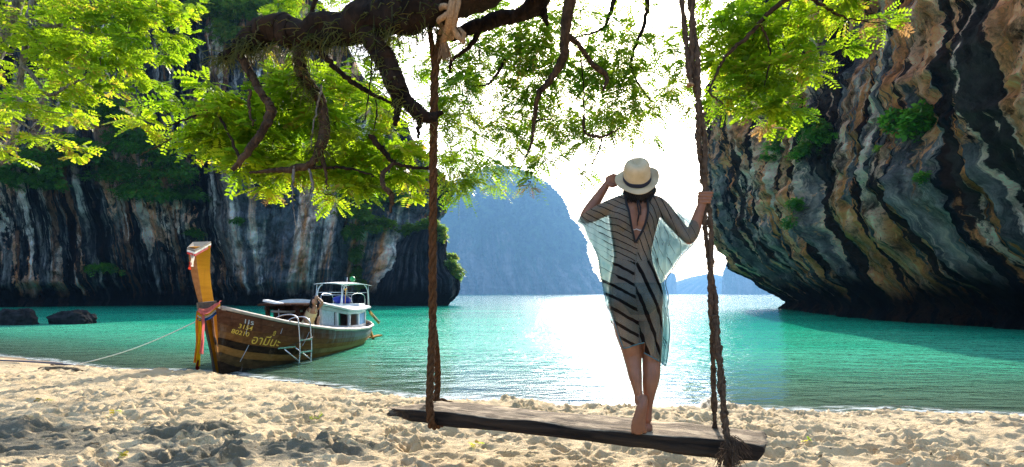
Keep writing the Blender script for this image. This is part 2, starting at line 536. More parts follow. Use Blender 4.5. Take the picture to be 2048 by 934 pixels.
# ------------------------------------------------------------------ limestone
def rock_mat(name, dark, grey, pale, orange, or_amt, streak=(0.55, 0.055), pale_amt=0.5, scale=1.0, notch=True, flute=True, gain=1.0):
    """limestone with dark water streaks, pale tufa and ochre patches, running down the UV fall line"""
    m, nt, b = new_mat(name)
    uv = N(nt, "ShaderNodeUVMap")
    geo = N(nt, "ShaderNodeNewGeometry")
    w1 = noise_n(nt, mapping_n(nt, uv.outputs[0], (0.06 * scale, 0.05 * scale, 1)), 1.0, 2, 0.5)
    w2 = noise_n(nt, mapping_n(nt, uv.outputs[0], (0.9 * scale, 0.5 * scale, 4)), 1.0, 4, 0.7)
    wv = N(nt, "ShaderNodeCombineXYZ")
    L(nt, math_n(nt, 'ADD', math_n(nt, 'MULTIPLY', w1, 1.3 / scale), math_n(nt, 'MULTIPLY', w2, 0.30 / scale)), wv.inputs[0])
    L(nt, math_n(nt, 'MULTIPLY', w2, 1.2 / scale), wv.inputs[1])
    va = N(nt, "ShaderNodeVectorMath", operation='ADD'); L(nt, uv.outputs[0], va.inputs[0]); L(nt, wv.outputs[0], va.inputs[1])
    def tex(mx, my, k, det=5, rg=0.62):
        return noise_n(nt, mapping_n(nt, va.outputs[0], (streak[0] * mx * scale, streak[1] * my * scale, k)), 1.0, det, rg)
    s1 = tex(1, 1.3, 1); s2 = tex(3.1, 3.2, 7, 6, 0.68); s3 = tex(1.6, 1.1, 11)
    big = noise_n(nt, mapping_n(nt, va.outputs[0], (0.085 * scale, 0.05 * scale, 3)), 1.0, 4, 0.6)
    big2 = noise_n(nt, mapping_n(nt, va.outputs[0], (0.10 * scale, 0.07 * scale, 9)), 1.0, 4, 0.6)
    fine = noise_n(nt, mapping_n(nt, va.outputs[0], (1.5 * scale, 1.0 * scale, 1)), 1.0, 9, 0.75)
    c = ramp(nt, s2, [(0.34, dark), (0.52, grey), (0.68, tuple((a + p) / 2 for a, p in zip(grey, pale)))]).outputs[0]
    # clean pale and ochre faces where the streaked curtain has broken away
    rag = math_n(nt, 'SUBTRACT', fine, 0.5)
    sel = math_n(nt, 'ADD', math_n(nt, 'ADD', big, math_n(nt, 'MULTIPLY', math_n(nt, 'SUBTRACT', s1, 0.5), 0.9)), math_n(nt, 'MULTIPLY', rag, 0.30))
    s3 = math_n(nt, 'ADD', s3, math_n(nt, 'MULTIPLY', rag, 0.22)); s1 = math_n(nt, 'ADD', s1, math_n(nt, 'MULTIPLY', rag, 0.14))
    of = maprange(nt, sel, 0.60 - 0.14 * or_amt, 0.618 - 0.14 * or_amt, 0, 1)
    oc = mixc(nt, maprange(nt, s2, 0.35, 0.62), orange, tuple((o + p) / 2 for o, p in zip(orange, pale)))
    oc = mixc(nt, maprange(nt, big2, 0.53, 0.60), oc, pale)
    oc = mixc(nt, maprange(nt, fine, 0.55, 0.34, 0, 0.85), oc, tuple(o * .22 for o in orange))
    pit = noise_n(nt, mapping_n(nt, uv.outputs[0], (2.6 * scale, 1.5 * scale, 2)), 1.0, 4, 0.7)
    oc = mixc(nt, maprange(nt, pit, 0.40, 0.33, 0, 0.9), oc, tuple(d * .8 for d in dark))
    c = mixc(nt, of, c, oc)
    # rust and chalk runs, long and narrow
    s4 = math_n(nt, 'ADD', tex(2.0, 0.7, 15), math_n(nt, 'MULTIPLY', rag, 0.18))
    c = mixc(nt, maprange(nt, s4, 0.540, 0.570, 0, 0.9 * min(1, or_amt + .15)), c, tuple(o * .8 for o in orange))
    s5 = math_n(nt, 'ADD', tex(2.6, 0.8, 21), math_n(nt, 'MULTIPLY', rag, 0.18))
    run = noise_n(nt, mapping_n(nt, va.outputs[0], (0.16 * scale, 0.12 * scale, 31)), 1.0, 4, 0.65)
    c = mixc(nt, math_n(nt, 'MULTIPLY', maprange(nt, s5, 0.56, 0.60, 0, 0.9 * pale_amt), maprange(nt, run, 0.44, 0.58, 0.05, 1)), c, tuple(min(1, p * 1.08) for p in pale))
    # narrow pale drip lines
    c = mixc(nt, maprange(nt, s1, 0.60, 0.63, 0, pale_amt), c, pale)
    # broken, clean faces of fresh tufa
    pa = N(nt, "ShaderNodeAttribute", attribute_name="pale")
    pm = math_n(nt, 'MULTIPLY', pa.outputs["Fac"], maprange(nt, s2, 0.28, 0.44, 0, 1))
    pcol = mixc(nt, maprange(nt, s1, 0.42, 0.58), orange, pale)
    pcol = mixc(nt, maprange(nt, s3, 0.42, 0.52), pcol, tuple(g * 3.2 for g in grey))
    c = mixc(nt, pm, c, pcol)
    # black biofilm streaks on top
    bk = math_n(nt, 'MULTIPLY', maprange(nt, s3, 0.532, 0.550, 0, 0.95), maprange(nt, pa.outputs["Fac"], 0, 1, 1.0, 0.25))
    c = mixc(nt, bk, c, dark)
    vo = N(nt, "ShaderNodeTexVoronoi"); vo.feature = 'DISTANCE_TO_EDGE'; vo.inputs["Scale"].default_value = 1.0
    wj = N(nt, "ShaderNodeVectorMath", operation='ADD'); L(nt, mapping_n(nt, va.outputs[0], (0.55 * scale, 0.20 * scale, 1)), wj.inputs[0])
    wk = N(nt, "ShaderNodeCombineXYZ"); L(nt, math_n(nt, 'MULTIPLY', fine, 0.9), wk.inputs[0]); L(nt, math_n(nt, 'MULTIPLY', s2, 0.9), wk.inputs[1]); L(nt, wk.outputs[0], wj.inputs[1])
    L(nt, wj.outputs[0], vo.inputs["Vector"])
    crack = maprange(nt, vo.outputs["Distance"], 0.07, 0.0, 0, 1)
    c = mixc(nt, math_n(nt, 'MULTIPLY', crack, maprange(nt, big2, 0.40, 0.55, 0, 0.8)), c, tuple(d * .6 for d in dark))
    c = mixc(nt, math_n(nt, 'MULTIPLY', maprange(nt, fine, 0.46, 0.30, 0, 0.9), maprange(nt, pa.outputs["Fac"], 0, 1, 1.0, 0.5)), c, tuple(d * .6 for d in dark))
    mo = noise_n(nt, mapping_n(nt, va.outputs[0], (1.0 * scale, 0.55 * scale, 6)), 1.0, 11, 0.80)
    hs = N(nt, "ShaderNodeVectorMath", operation='SCALE'); L(nt, c, hs.inputs[0]); L(nt, maprange(nt, mo, 0.34, 0.66, 0.25 * gain, 1.65 * gain), hs.inputs["Scale"])
    c = hs.outputs[0]
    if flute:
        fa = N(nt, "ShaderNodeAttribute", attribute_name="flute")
        c = mixc(nt, math_n(nt, 'MULTIPLY', maprange(nt, fa.outputs["Fac"], -0.08, -0.40, 0, 0.85), maprange(nt, pa.outputs["Fac"], 0, 1, 1.0, 0.5)), c, tuple(d * .7 for d in dark))  # crevice shade painted into the colour of the grooves
    if notch:
        sep = N(nt, "ShaderNodeSeparateXYZ"); L(nt, geo.outputs["Position"], sep.inputs[0])
        zz = math_n(nt, 'ADD', sep.outputs[2], math_n(nt, 'MULTIPLY', math_n(nt, 'SUBTRACT', s1, 0.5), 6.0))
        c = mixc(nt, maprange(nt, zz, 3.0, 1.6, 0, 0.97), c, (0.006, 0.006, 0.007))   # near-black towards the waterline notch
    L(nt, c, b.inputs["Base Color"])
    b.inputs["Roughness"].default_value = 1.0
    b.inputs["Specular IOR Level"].default_value = 0.02
    hb = math_n(nt, 'ADD', math_n(nt, 'MULTIPLY', s2, 0.8), math_n(nt, 'MULTIPLY', fine, 1.4))
    hb = math_n(nt, 'SUBTRACT', hb, math_n(nt, 'MULTIPLY', crack, 0.35))
    L(nt, bump_n(nt, hb, 1.0, 0.95 / scale), b.inputs["Normal"])
    return m

ROCK_R = rock_mat("limestone_right", (0.007, 0.008, 0.012), (0.17, 0.15, 0.145), (0.80, 0.57, 0.42), (0.80, 0.28, 0.09), 0.80, streak=(0.46, 0.030), pale_amt=0.9, gain=1.55)
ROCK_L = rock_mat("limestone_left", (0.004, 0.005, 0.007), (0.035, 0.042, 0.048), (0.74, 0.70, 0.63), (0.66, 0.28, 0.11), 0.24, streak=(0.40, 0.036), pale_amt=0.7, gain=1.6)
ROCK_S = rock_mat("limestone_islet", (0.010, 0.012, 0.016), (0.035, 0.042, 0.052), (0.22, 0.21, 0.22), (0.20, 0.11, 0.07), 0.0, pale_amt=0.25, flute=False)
ROCK_F = rock_mat("limestone_far", (0.10, 0.11, 0.10), (0.25, 0.24, 0.22), (0.5, 0.45, 0.4), (0.45, 0.28, 0.18), 0.5, scale=0.12, notch=False, flute=False)

def poly_resample(pts, n):
    A = spline(pts, 400)
    d = np.concatenate([[0], np.cumsum(np.linalg.norm(np.diff(A[:, :2], axis=0), axis=1))])
    t = np.linspace(0, d[-1], n)
    return np.stack([np.interp(t, d, A[:, k]) for k in range(A.shape[1])], 1), t

def cliff(name, plan, nu, nv, prof, mat, label, pale=None, relief=0.3, caves=(), amp=1.0, out_sign=1.0, seed=0, cap_back=14.0, cap_rise=5.0):
    """plan rows: x, y, overhang, height, lean_x.  prof: (z fraction/abs z, overhang fraction) pairs"""
    A, T = poly_resample(plan, nu)
    tx = np.gradient(A[:, 0]); ty = np.gradient(A[:, 1])
    ln = np.hypot(tx, ty); nx, ny = out_sign * ty / ln, -out_sign * tx / ln      # outward
    # smooth outward directions
    ker = np.ones(25) / 25
    nx = np.convolve(np.pad(nx, 12, 'edge'), ker, 'valid'); ny = np.convolve(np.pad(ny, 12, 'edge'), ker, 'valid')
    ln = np.hypot(nx, ny); nx /= ln; ny /= ln
    v = np.linspace(0, 1, nv)
    vw = 0.86
    H = A[:, 3]
    top = np.clip((v - vw) / (1 - vw), 0, 1)
    zz = -1.0 + (H[None, :] + 1.0) * np.clip(v / vw, 0, 1)[:, None]
    Z = zz + cap_rise * top[:, None] ** 0.8
    ov = np.interp(zz, [p[0] for p in prof], [p[1] for p in prof]) * A[None, :, 2]
    ov = ov - cap_back * top[:, None] ** 1.3
    U = np.broadcast_to(T[None, :], Z.shape)
    # flutes and buttresses along the fall line; blocky relief across it
    w = 1.2 * fbm(U * 0.10, Z * 0.06, 0, 2, seed + 1) + 0.25 * fbm(U * 0.8, Z * 0.4, 0, 3, seed + 8)
    fl = fbm((U + w) * 0.34, Z * 0.035, 0, 5, seed + 2, gain=0.55, ridged=True)
    fl2 = fbm((U + w) * 0.8, Z * 0.05, 0, 3, seed + 14, gain=0.5, ridged=True)
    bl = fbm(U * 0.14, Z * 0.11, 0, 4, seed + 3)
    lg = fbm(U * 0.22, Z * 0.30, 3, 3, seed + 7, ridged=True)
    sm = fbm(U * 1.1, Z * 0.7, 0, 5, seed + 4, gain=0.6)
    k = smooth01(Z, 0.2, 3.0)
    curtain = 1 + 0.9 * np.exp(-((Z - 6) / 4.0) ** 2)
    disp = amp * (1.0 * fl * k * curtain + 0.45 * fl2 * k * curtain + relief * 4.0 * fbm(U * 0.05, Z * 0.035, 0, 2, seed + 16) + 1.7 * bl + 0.75 * lg * k + 0.75 * sm + 0.35 * fbm(U * 2.4, Z * 1.5, 2, 4, seed + 12, gain=0.6, ridged=True))
    for cx, cz, rx, rz, dp in caves:
        disp = disp - dp * np.exp(-((A[None, :, 0] - cx) / rx) ** 2 - ((Z - cz) / rz) ** 2)
    # drip-stone fringe where the overhang ends
    fr = np.exp(-((zz - 2.6) / 1.2) ** 2) * fbm(U * 1.3, zz * 0.1, 0, 2, seed + 6)
    disp = disp + amp * 0.7 * fr
    X = A[None, :, 0] + nx[None, :] * (ov + disp) + A[None, :, 4] * Z
    Y = A[None, :, 1] + ny[None, :] * (ov + disp)
    Zd = Z + amp * 0.35 * fbm(U * 0.5, Z * 0.3, 5.0, 3, seed + 5) * smooth01(Z, 0.5, 3)
    V = np.stack([X, Y, Zd], -1).reshape(-1, 3)
    F = grid_faces(nv, nu)
    if out_sign < 0: F = F[:, ::-1]
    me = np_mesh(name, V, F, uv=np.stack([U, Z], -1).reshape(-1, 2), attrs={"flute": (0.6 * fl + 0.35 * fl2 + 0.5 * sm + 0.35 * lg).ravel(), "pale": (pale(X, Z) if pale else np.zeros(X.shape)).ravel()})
    o = link(name, me, None, [mat])
    tag(o, label, "cliff")
    return o, np.stack([X, Y, Zd], -1)

# right cliff: leans out over the bay
plan_r = [(58, 84, 3, 22, 0), (46, 76, 5, 22, 0), (37, 69, 6.4, 21.5, 0), (32.2, 63.5, 7.2, 21.5, 0), (30.0, 58, 7.0, 22, 0), (27.0, 49, 5.2, 25, 0), (23.8, 39, 3.7, 30, 0),
          (23.6, 31.5, 3.3, 32, 0), (23.8, 27, 3.4, 33, 0), (23.3, 24, 3.4, 33, 0), (22.5, 20, 3.4, 33, 0), (23.5, 14, 3.4, 33, 0), (29, 8, 4, 33, 0)]
prof_r = [(-1, 0.10), (0.0, 0.02), (0.8, -0.10), (1.8, 0.02), (2.6, 0.18), (4, 0.42), (5.9, 0.72), (7, 0.86), (10, 0.97), (14, 1.02), (20, 1.06), (34, 1.12)]
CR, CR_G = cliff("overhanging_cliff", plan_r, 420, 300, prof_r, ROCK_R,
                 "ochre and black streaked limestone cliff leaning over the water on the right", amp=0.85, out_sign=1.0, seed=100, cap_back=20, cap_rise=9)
# left cliff wall
plan_l = [(-104, 20, 1, 60, 0), (-84, 44, 1, 62, 0), (-70, 62, 1.5, 62, 0), (-60, 70, 2.5, 62, 0), (-48, 75, 1.5, 60, 0), (-42, 77, 1.2, 55, 0.02), (-36, 77.5, 2.2, 47, 0.06), (-30, 79.5, 2, 38, 0.10),
          (-26, 81, 1.6, 30, 0.16), (-22.2, 82, 1.6, 23, 0.26), (-19.5, 84.5, 1.8, 18.5, 0.36), (-17.5, 90, 1.5, 17, 0.3), (-20, 100, 1.5, 18, 0.1)]
prof_l = [(-1, 0.3), (0.0, 0.1), (1.0, -0.5), (2.2, -0.2), (3.2, 0.7), (6, 1.0), (12, 1.3), (20, 1.5), (40, 1.2), (62, 0.0)]
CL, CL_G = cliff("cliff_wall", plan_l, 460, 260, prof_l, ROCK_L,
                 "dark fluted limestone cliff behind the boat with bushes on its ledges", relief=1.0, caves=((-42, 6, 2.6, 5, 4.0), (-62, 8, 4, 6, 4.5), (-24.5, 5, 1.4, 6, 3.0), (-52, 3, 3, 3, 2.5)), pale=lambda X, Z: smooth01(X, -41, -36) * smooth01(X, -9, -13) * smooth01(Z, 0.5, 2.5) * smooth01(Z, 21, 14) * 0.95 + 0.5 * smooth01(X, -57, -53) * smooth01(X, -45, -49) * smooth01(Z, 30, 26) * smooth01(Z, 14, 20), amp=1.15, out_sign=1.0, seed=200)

def islet(name, sil, d, mat, label, cat, depth_k=0.9, nlev=60, nseg=120, amp=1.0, fr=0.25, seed=0, under=0.0, attr=None):
    """closed rock whose silhouette rows are (py, px_left, px_right), standing at distance d"""
    S = np.array(sil, float)
    z = CAMZ - (S[:, 0] - 588) / FPX * d; xl = (S[:, 1] - 1024) / FPX * d; xr = (S[:, 2] - 1024) / FPX * d
    o = np.argsort(z); z, xl, xr = z[o], xl[o], xr[o]
    lev = np.linspace(-1.5 if d < 300 else -3, z[-1], nlev)
    L_ = np.interp(lev, z, xl); R_ = np.interp(lev, z, xr)
    C = (L_ + R_) / 2; W = np.maximum((R_ - L_) / 2, 0.02)
    a = np.linspace(0, 2 * math.pi, nseg, endpoint=False)
    Cm = np.interp(0, z, (xl + xr) / 2)
    ca, sa = np.cos(a), np.sin(a)
    X = C[:, None] + W[:, None] * ca[None]; Y = d + (depth_k * W)[:, None] * sa[None]
    Zz = np.broadcast_to(lev[:, None], X.shape).copy()
    n = fbm(X * fr, Y * fr, Zz * fr * 0.5, 5, seed) + (0.45 * fbm(X * fr * 6, Y * fr * 6, Zz * fr * 6, 3, seed + 5, ridged=True) if d > 500 else 0) + (0.6 * fbm(X * fr * 2.5, Y * fr * 2.5, Zz * fr * 0.25, 3, seed + 3, ridged=True) if d > 300 else 0.7 * fbm(X * fr * 1.6, Y * fr * 1.6, Zz * fr * 1.1, 5, seed + 3, gain=0.62, ridged=True))
    k = np.minimum(1, W / (0.25 * W.max()))[:, None]
    X = X + amp * n * ca[None] * k; Y = Y + amp * n * sa[None] * k
    Zz = Zz + amp * 0.5 * fbm(X * fr * (2.5 if d > 500 else 1), Y * fr * (2.5 if d > 500 else 1), 9.0, 5, seed + 9, gain=.6) * smooth01(lev, 0, 2 + 0.1 * z[-1])[:, None]
    V = np.stack([X, Y, Zz], -1).reshape(-1, 3)
    V = np.vstack([V, [C[-1], d, lev[-1] + 0.05 * W[-1]]])
    F = grid_faces(nlev, nseg, True)
    tri = np.array([[(nlev - 1) * nseg + i, (nlev - 1) * nseg + (i + 1) % nseg, len(V) - 1, len(V) - 1] for i in range(nseg)])
    Wm = W.max()
    uv = np.stack([np.broadcast_to((a * Wm)[None], X.shape).ravel(), Zz.ravel()], -1)
    uv = np.vstack([uv, [0, lev[-1]]])
    bmf = [tuple(f) for f in F] + [tuple(t[:3]) for t in tri]
    me = bpy.data.meshes.new(name); me.from_pydata(V.tolist(), [], bmf)
    me.polygons.foreach_set("use_smooth", np.ones(len(me.polygons), bool))
    l = me.uv_layers.new(name="UVMap"); idx = np.empty(len(me.loops), np.int32); me.loops.foreach_get("vertex_index", idx)
    l.data.foreach_set("uv", uv[idx].astype(np.float32).ravel()); me.update()
    ob = link(name, me, None, [mat])
    tag(ob, label, cat)
    return ob, np.stack([X, Y, Zz], -1)

# rock outcrop at the foot of the left cliff
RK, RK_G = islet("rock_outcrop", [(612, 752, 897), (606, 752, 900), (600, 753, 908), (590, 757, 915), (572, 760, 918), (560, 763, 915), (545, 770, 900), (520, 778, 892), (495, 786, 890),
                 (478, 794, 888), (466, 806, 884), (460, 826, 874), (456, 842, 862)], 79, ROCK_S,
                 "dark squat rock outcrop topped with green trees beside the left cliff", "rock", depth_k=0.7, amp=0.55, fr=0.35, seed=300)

# forested far island and fainter ones
def forest_rock():
    m, nt, b = new_mat("far_forest")
    tc = N(nt, "ShaderNodeTexCoord"); uv = N(nt, "ShaderNodeUVMap")
    n = noise_n(nt, tc.outputs["Object"], 0.0215, 9, 0.75)
    n2 = noise_n(nt, mapping_n(nt, uv.outputs[0], (0.0215, 0.0037, 1)), 1.0, 6, 0.6)
    geo = N(nt, "ShaderNodeNewGeometry"); sep = N(nt, "ShaderNodeSeparateXYZ"); L(nt, geo.outputs["Position"], sep.inputs[0])
    green = ramp(nt, n, [(0.38, (0.008, 0.028, 0.014)), (0.62, (0.10, 0.19, 0.07))]).outputs[0]
    rock = ramp(nt, n2, [(0.35, (0.12, 0.10, 0.09)), (0.65, (0.55, 0.45, 0.38))]).outputs[0]
    n3 = noise_n(nt, tc.outputs["Object"], 0.0062, 4, 0.5)
    lowf = maprange(nt, math_n(nt, 'ADD', sep.outputs[2], math_n(nt, 'MULTIPLY', math_n(nt, 'SUBTRACT', n3, 0.5), 650.0)), 210.0, 130.0, 0, 1)
    c = mixc(nt, math_n(nt, 'MULTIPLY', lowf, maprange(nt, n2, 0.42, 0.56, 0, 1)), green, rock)
    L(nt, c, b.inputs["Base Color"]); b.inputs["Roughness"].default_value = 0.95; b.inputs["Specular IOR Level"].default_value = 0.1
    L(nt, bump_n(nt, n, 1.0, 65.0), b.inputs["Normal"])
    return m
FOREST = forest_rock()
islet("karst_island", [(588, 868, 1206), (575, 868, 1198), (560, 868, 1188), (540, 868, 1172), (510, 868, 1166), (480, 868, 1157), (458, 868, 1146), (446, 868, 1138), (440, 868, 1130), (420, 872, 1124), (400, 884, 1116), (385, 896, 1104),
      (370, 915, 1088), (355, 945, 1065), (345, 968, 1045), (338, 990, 1025), (334, 1002, 1016)], 2600, FOREST,
      "large hazy blue forested island rising in the middle of the bay", "island", depth_k=0.8, nlev=200, nseg=420, amp=42, fr=0.0098, seed=400)
islet("karst_island", [(588, 1452, 1585), (570, 1454, 1580), (545, 1457, 1572), (525, 1462, 1566), (505, 1466, 1560), (492, 1476, 1553), (484, 1490, 1545), (478, 1505, 1535)], 3500, FOREST,
      "small hazy blue island just left of the overhanging cliff foot", "island", depth_k=0.8, nlev=60, nseg=140, amp=21, fr=0.0088, seed=420)
islet("karst_island", [(588, 1318, 1353), (570, 1322, 1352), (558, 1334, 1350), (550, 1338, 1348), (546, 1341, 1346)], 4600, FOREST,
      "tiny pale island low on the horizon beside the woman", "island", depth_k=0.8, nlev=40, nseg=80, amp=13, fr=0.014, seed=440)
tag(islet("far_hills", [(588, 1290, 1470), (578, 1310, 1468), (566, 1345, 1462), (557, 1375, 1450), (552, 1395, 1440), (549, 1408, 1428)], 6000, FOREST,
      "faint pale hills on the horizon behind the right rope", None, depth_k=0.7, nlev=30, nseg=120, amp=14, fr=0.012, seed=460)[0], kind="structure")
# ------------------------------------------------------------------ bark, leaves
def bark_mat(name, dark, light, bump=0.8, scale=14):
    m, nt, b = new_mat(name)
    tc = N(nt, "ShaderNodeTexCoord")
    n = noise_n(nt, mapping_n(nt, tc.outputs["Object"], (1, 1, 0.45)), scale, 7, 0.68, 0.6)
    n2 = noise_n(nt, tc.outputs["Object"], scale * 0.25, 3, 0.5)
    f = math_n(nt, 'ADD', math_n(nt, 'MULTIPLY', n, 0.7), math_n(nt, 'MULTIPLY', n2, 0.3))
    r = ramp(nt, f, [(0.38, dark), (0.62, light)])
    L(nt, r.outputs[0], b.inputs["Base Color"])
    b.inputs["Roughness"].default_value = 0.95
    b.inputs["Specular IOR Level"].default_value = 0.15
    L(nt, bump_n(nt, n, bump, 0.03), b.inputs["Normal"])
    return m
BARK = bark_mat("bark_dark", (0.006, 0.004, 0.003), (0.038, 0.022, 0.013))
BARK_B = bark_mat("bark_brown", (0.018, 0.011, 0.007), (0.10, 0.060, 0.035), scale=22)
BARK_G = bark_mat("bark_grey", (0.05, 0.045, 0.04), (0.30, 0.27, 0.23), scale=20)

def leaf_mat(name, lo, hi, tlo, thi, tw=0.55):
    m = bpy.data.materials.new(name); m.use_nodes = True
    nt = m.node_tree; nt.nodes.clear()
    out = N(nt, "ShaderNodeOutputMaterial")
    at = N(nt, "ShaderNodeAttribute", attribute_name="tint")
    c = mixc(nt, at.outputs["Fac"], lo, hi); t = mixc(nt, at.outputs["Fac"], tlo, thi)
    c = mixc(nt, maprange(nt, at.outputs["Fac"], 0.955, 0.985, 0, 0.85), c, (0.22, 0.13, 0.03)); t = mixc(nt, maprange(nt, at.outputs["Fac"], 0.955, 0.985, 0, 0.85), t, (0.60, 0.42, 0.06))
    p = N(nt, "ShaderNodeBsdfPrincipled"); L(nt, c, p.inputs["Base Color"]); p.inputs["Roughness"].default_value = 0.45
    p.inputs["Specular IOR Level"].default_value = 0.35
    tr = N(nt, "ShaderNodeBsdfTranslucent"); L(nt, t, tr.inputs["Color"])
    mx = N(nt, "ShaderNodeMixShader"); mx.inputs[0].default_value = tw
    L(nt, p.outputs[0], mx.inputs[1]); L(nt, tr.outputs[0], mx.inputs[2]); L(nt, mx.outputs[0], out.inputs["Surface"])
    return m
LEAF_LIME = leaf_mat("leaf_lime", (0.05, 0.10, 0.006), (0.12, 0.16, 0.010), (0.23, 0.44, 0.010), (0.58, 0.73, 0.022), 0.68)
LEAF_GREEN = leaf_mat("leaf_green", (0.022, 0.060, 0.008), (0.06, 0.11, 0.012), (0.15, 0.36, 0.010), (0.44, 0.60, 0.02), 0.64)
LEAF_DARK = leaf_mat("leaf_dark", (0.018, 0.085, 0.010), (0.13, 0.33, 0.028), (0.05, 0.18, 0.010), (0.16, 0.42, 0.02), 0.4)
LEAF_MID = leaf_mat("leaf_mid", (0.05, 0.13, 0.012), (0.20, 0.33, 0.04), (0.14, 0.30, 0.02), (0.42, 0.56, 0.05), 0.5)
LEAF_DRY = leaf_mat("leaf_dry", (0.30, 0.16, 0.06), (0.50, 0.32, 0.15), (0.4, 0.22, 0.08), (0.6, 0.36, 0.15), 0.4)
FERN = leaf_mat("fern_strap", (0.05, 0.07, 0.010), (0.20, 0.20, 0.05), (0.16, 0.18, 0.015), (0.45, 0.42, 0.08), 0.5)

def rand_unit(n, rng):
    v = rng.normal(size=(n, 3)); return v / np.linalg.norm(v, axis=1, keepdims=True)

def sprays(C, Dn, rng, ln=0.16, pairs=6, ll=0.045, lw=0.018, droop=0.25, tint=None):
    """pinnate leaves: C (m,3) origins, Dn (m,3) directions; returns verts, quads, tint"""
    m = len(C)
    t = Dn / np.linalg.norm(Dn, axis=1, keepdims=True)
    up = np.array([0, 0, 1.0]) + rng.normal(0, 0.45, (m, 3))
    sd = np.cross(t, up); sd /= np.linalg.norm(sd, axis=1, keepdims=True) + 1e-9
    nm = np.cross(sd, t)
    le = ln * rng.uniform(0.6, 1.25, m)
    k = (np.arange(pairs) + 0.6) / pairs
    sg = np.array([-1, 1.0])
    # positions on a drooping rachis
    pos = C[:, None, :] + t[:, None, :] * (k[None, :, None] * le[:, None, None]) \
        - np.array([0, 0, 1.0]) * (droop * le[:, None, None] * (k ** 2)[None, :, None])
    pos = np.repeat(pos[:, :, None, :], 2, 2)
    dirl = sd[:, None, None, :] * sg[None, None, :, None] * 0.85 + t[:, None, None, :] * 0.55
    dirl = dirl + rng.normal(0, 0.18, dirl.shape) - np.array([0, 0, 0.12])
    dirl /= np.linalg.norm(dirl, axis=-1, keepdims=True)
    nrm = np.broadcast_to(nm[:, None, None, :], dirl.shape) + rng.normal(0, 0.25, dirl.shape)
    wd = np.cross(dirl, nrm); wd /= np.linalg.norm(wd, axis=-1, keepdims=True) + 1e-9
    sc = (rng.uniform(0.85, 1.1, (m, pairs, 2)) * rng.uniform(0.62, 1.3, (m, 1, 1)) * (1 - 0.35 * (2 * k - 1.1) ** 2)[None, :, None])[..., None]
    a = pos; tip = pos + dirl * ll * sc
    mid = pos + dirl * ll * sc * 0.55 - np.cross(wd, dirl) * ll * 0.06
    q = np.stack([a, mid + wd * lw * sc, tip, mid - wd * lw * sc], -2)
    V = q.reshape(-1, 3)
    F = np.arange(len(V)).reshape(-1, 4)
    tn = (tint if tint is not None else rng.random(m))
    tv = np.clip(np.repeat(tn, pairs * 8) + np.repeat(rng.normal(0, 0.12, m * pairs * 2), 4), 0, 1)
    return V, F, tv

def foliage_blobs(blobs, rng, per=1.0, clump=0.33, twigs=None, depth=0.5, **kw):
    """blobs rows: px, py, rx, ry, d, n sprays.  Sprays grow in sub clumps that hang off twigs."""
    Cs, Ds, Ts = [], [], []
    for px, py, rx, ry, d, n in blobs:
        c = np.array(P(px, py, d)); r = np.array([rx * d / FPX, depth, ry * d / FPX])
        ncl = max(3, int(n * per / 16))
        cc = rand_unit(ncl, rng) * (rng.random((ncl, 1)) ** 0.38)
        cl = c + cc * r
        if twigs is not None:
            for p in cl[::2]:
                base = c + (p - c) * 0.1 + np.array([0, 0, 0.15 * r[2]])
                twigs.append((base, (base + p) / 2 + rng.normal(0, 0.03, 3), p))
        nn = int(n * per)
        idx = rng.integers(0, ncl, nn)
        off = rand_unit(nn, rng) * (rng.random((nn, 1)) ** 0.5) * (clump * r.mean() * rng.uniform(0.6, 1.3, (ncl, 1)))[idx]
        off[:, 2] *= 0.55
        Cs.append(cl[idx] + off)
        dd = (cl[idx] - c) / r * 0.5 + off / (np.linalg.norm(off, axis=1, keepdims=True) + 1e-6) + rng.normal(0, 0.35, (nn, 3))
        dd[:, 2] = dd[:, 2] * 0.5 - 0.12
        Ds.append(dd)
        Ts.append(np.clip(rng.random(ncl)[idx] ** 0.8 * 0.85 + rng.random(nn) * 0.3 - 0.08, 0, 1))
    return sprays(np.vstack(Cs), np.vstack(Ds), rng, tint=np.concatenate(Ts), **kw)

def foliage_obj(name, VFT, mat, parent, kind="stuff"):
    V, F, T = VFT
    me = np_mesh(name, V, F, smooth=False, attrs={"tint": T})
    o = link(name, me, parent, [mat])
    if kind: o["kind"] = kind
    return o

def limb(name, pts, mat, parent, n=None, seg=12, rough=0.16, jit=0.0, seed=1):
    """branch through rows (px, py, d, radius in m)"""
    W = [(*P(a, b, c), r) for a, b, c, r in pts]
    return limb_w(name, [(a, b, c, r * (0.82 if mat is BARK_B else 1)) for a, b, c, r in W], mat, parent, n, seg, rough, jit, seed)

def limb_w(name, W, mat, parent, n=None, seg=12, rough=0.16, jit=0.0, seed=1):
    S = spline(W, n or 10 * len(W))
    rng = np.random.default_rng(seed)
    mb = MB()
    rad = []
    pts = []
    for i, (x, y, z, r) in enumerate(S):
        pts.append((x + rng.normal(0, jit), y + rng.normal(0, jit), z + rng.normal(0, jit)))
        rad.append(max(r, 0.002))
    mb.tube(pts, rad, seg)
    # knobbly bark
    V = np.array(mb.v)
    k = np.repeat(np.array(rad), seg)
    c = np.repeat(np.array(pts), seg, 0)
    o = V[:len(k)] - c
    s = 1 + rough * 1.6 * fbm(V[:len(k), 0] * 7, V[:len(k), 1] * 7, V[:len(k), 2] * 7, 3, seed)
    mb.v = [tuple(p) for p in c + o * s[:, None]]
    return mb.build(name, mat, parent)

def twig_obj(tw, mat, parent, r=0.004):
    mb = MB()
    for a, b, c in tw:
        mb.tube([a, b, c], [r * 1.3, r, r * 0.5], 3, cap=False)
    o = mb.build("twigs", mat, parent)
    o["kind"] = "stuff"
    return o

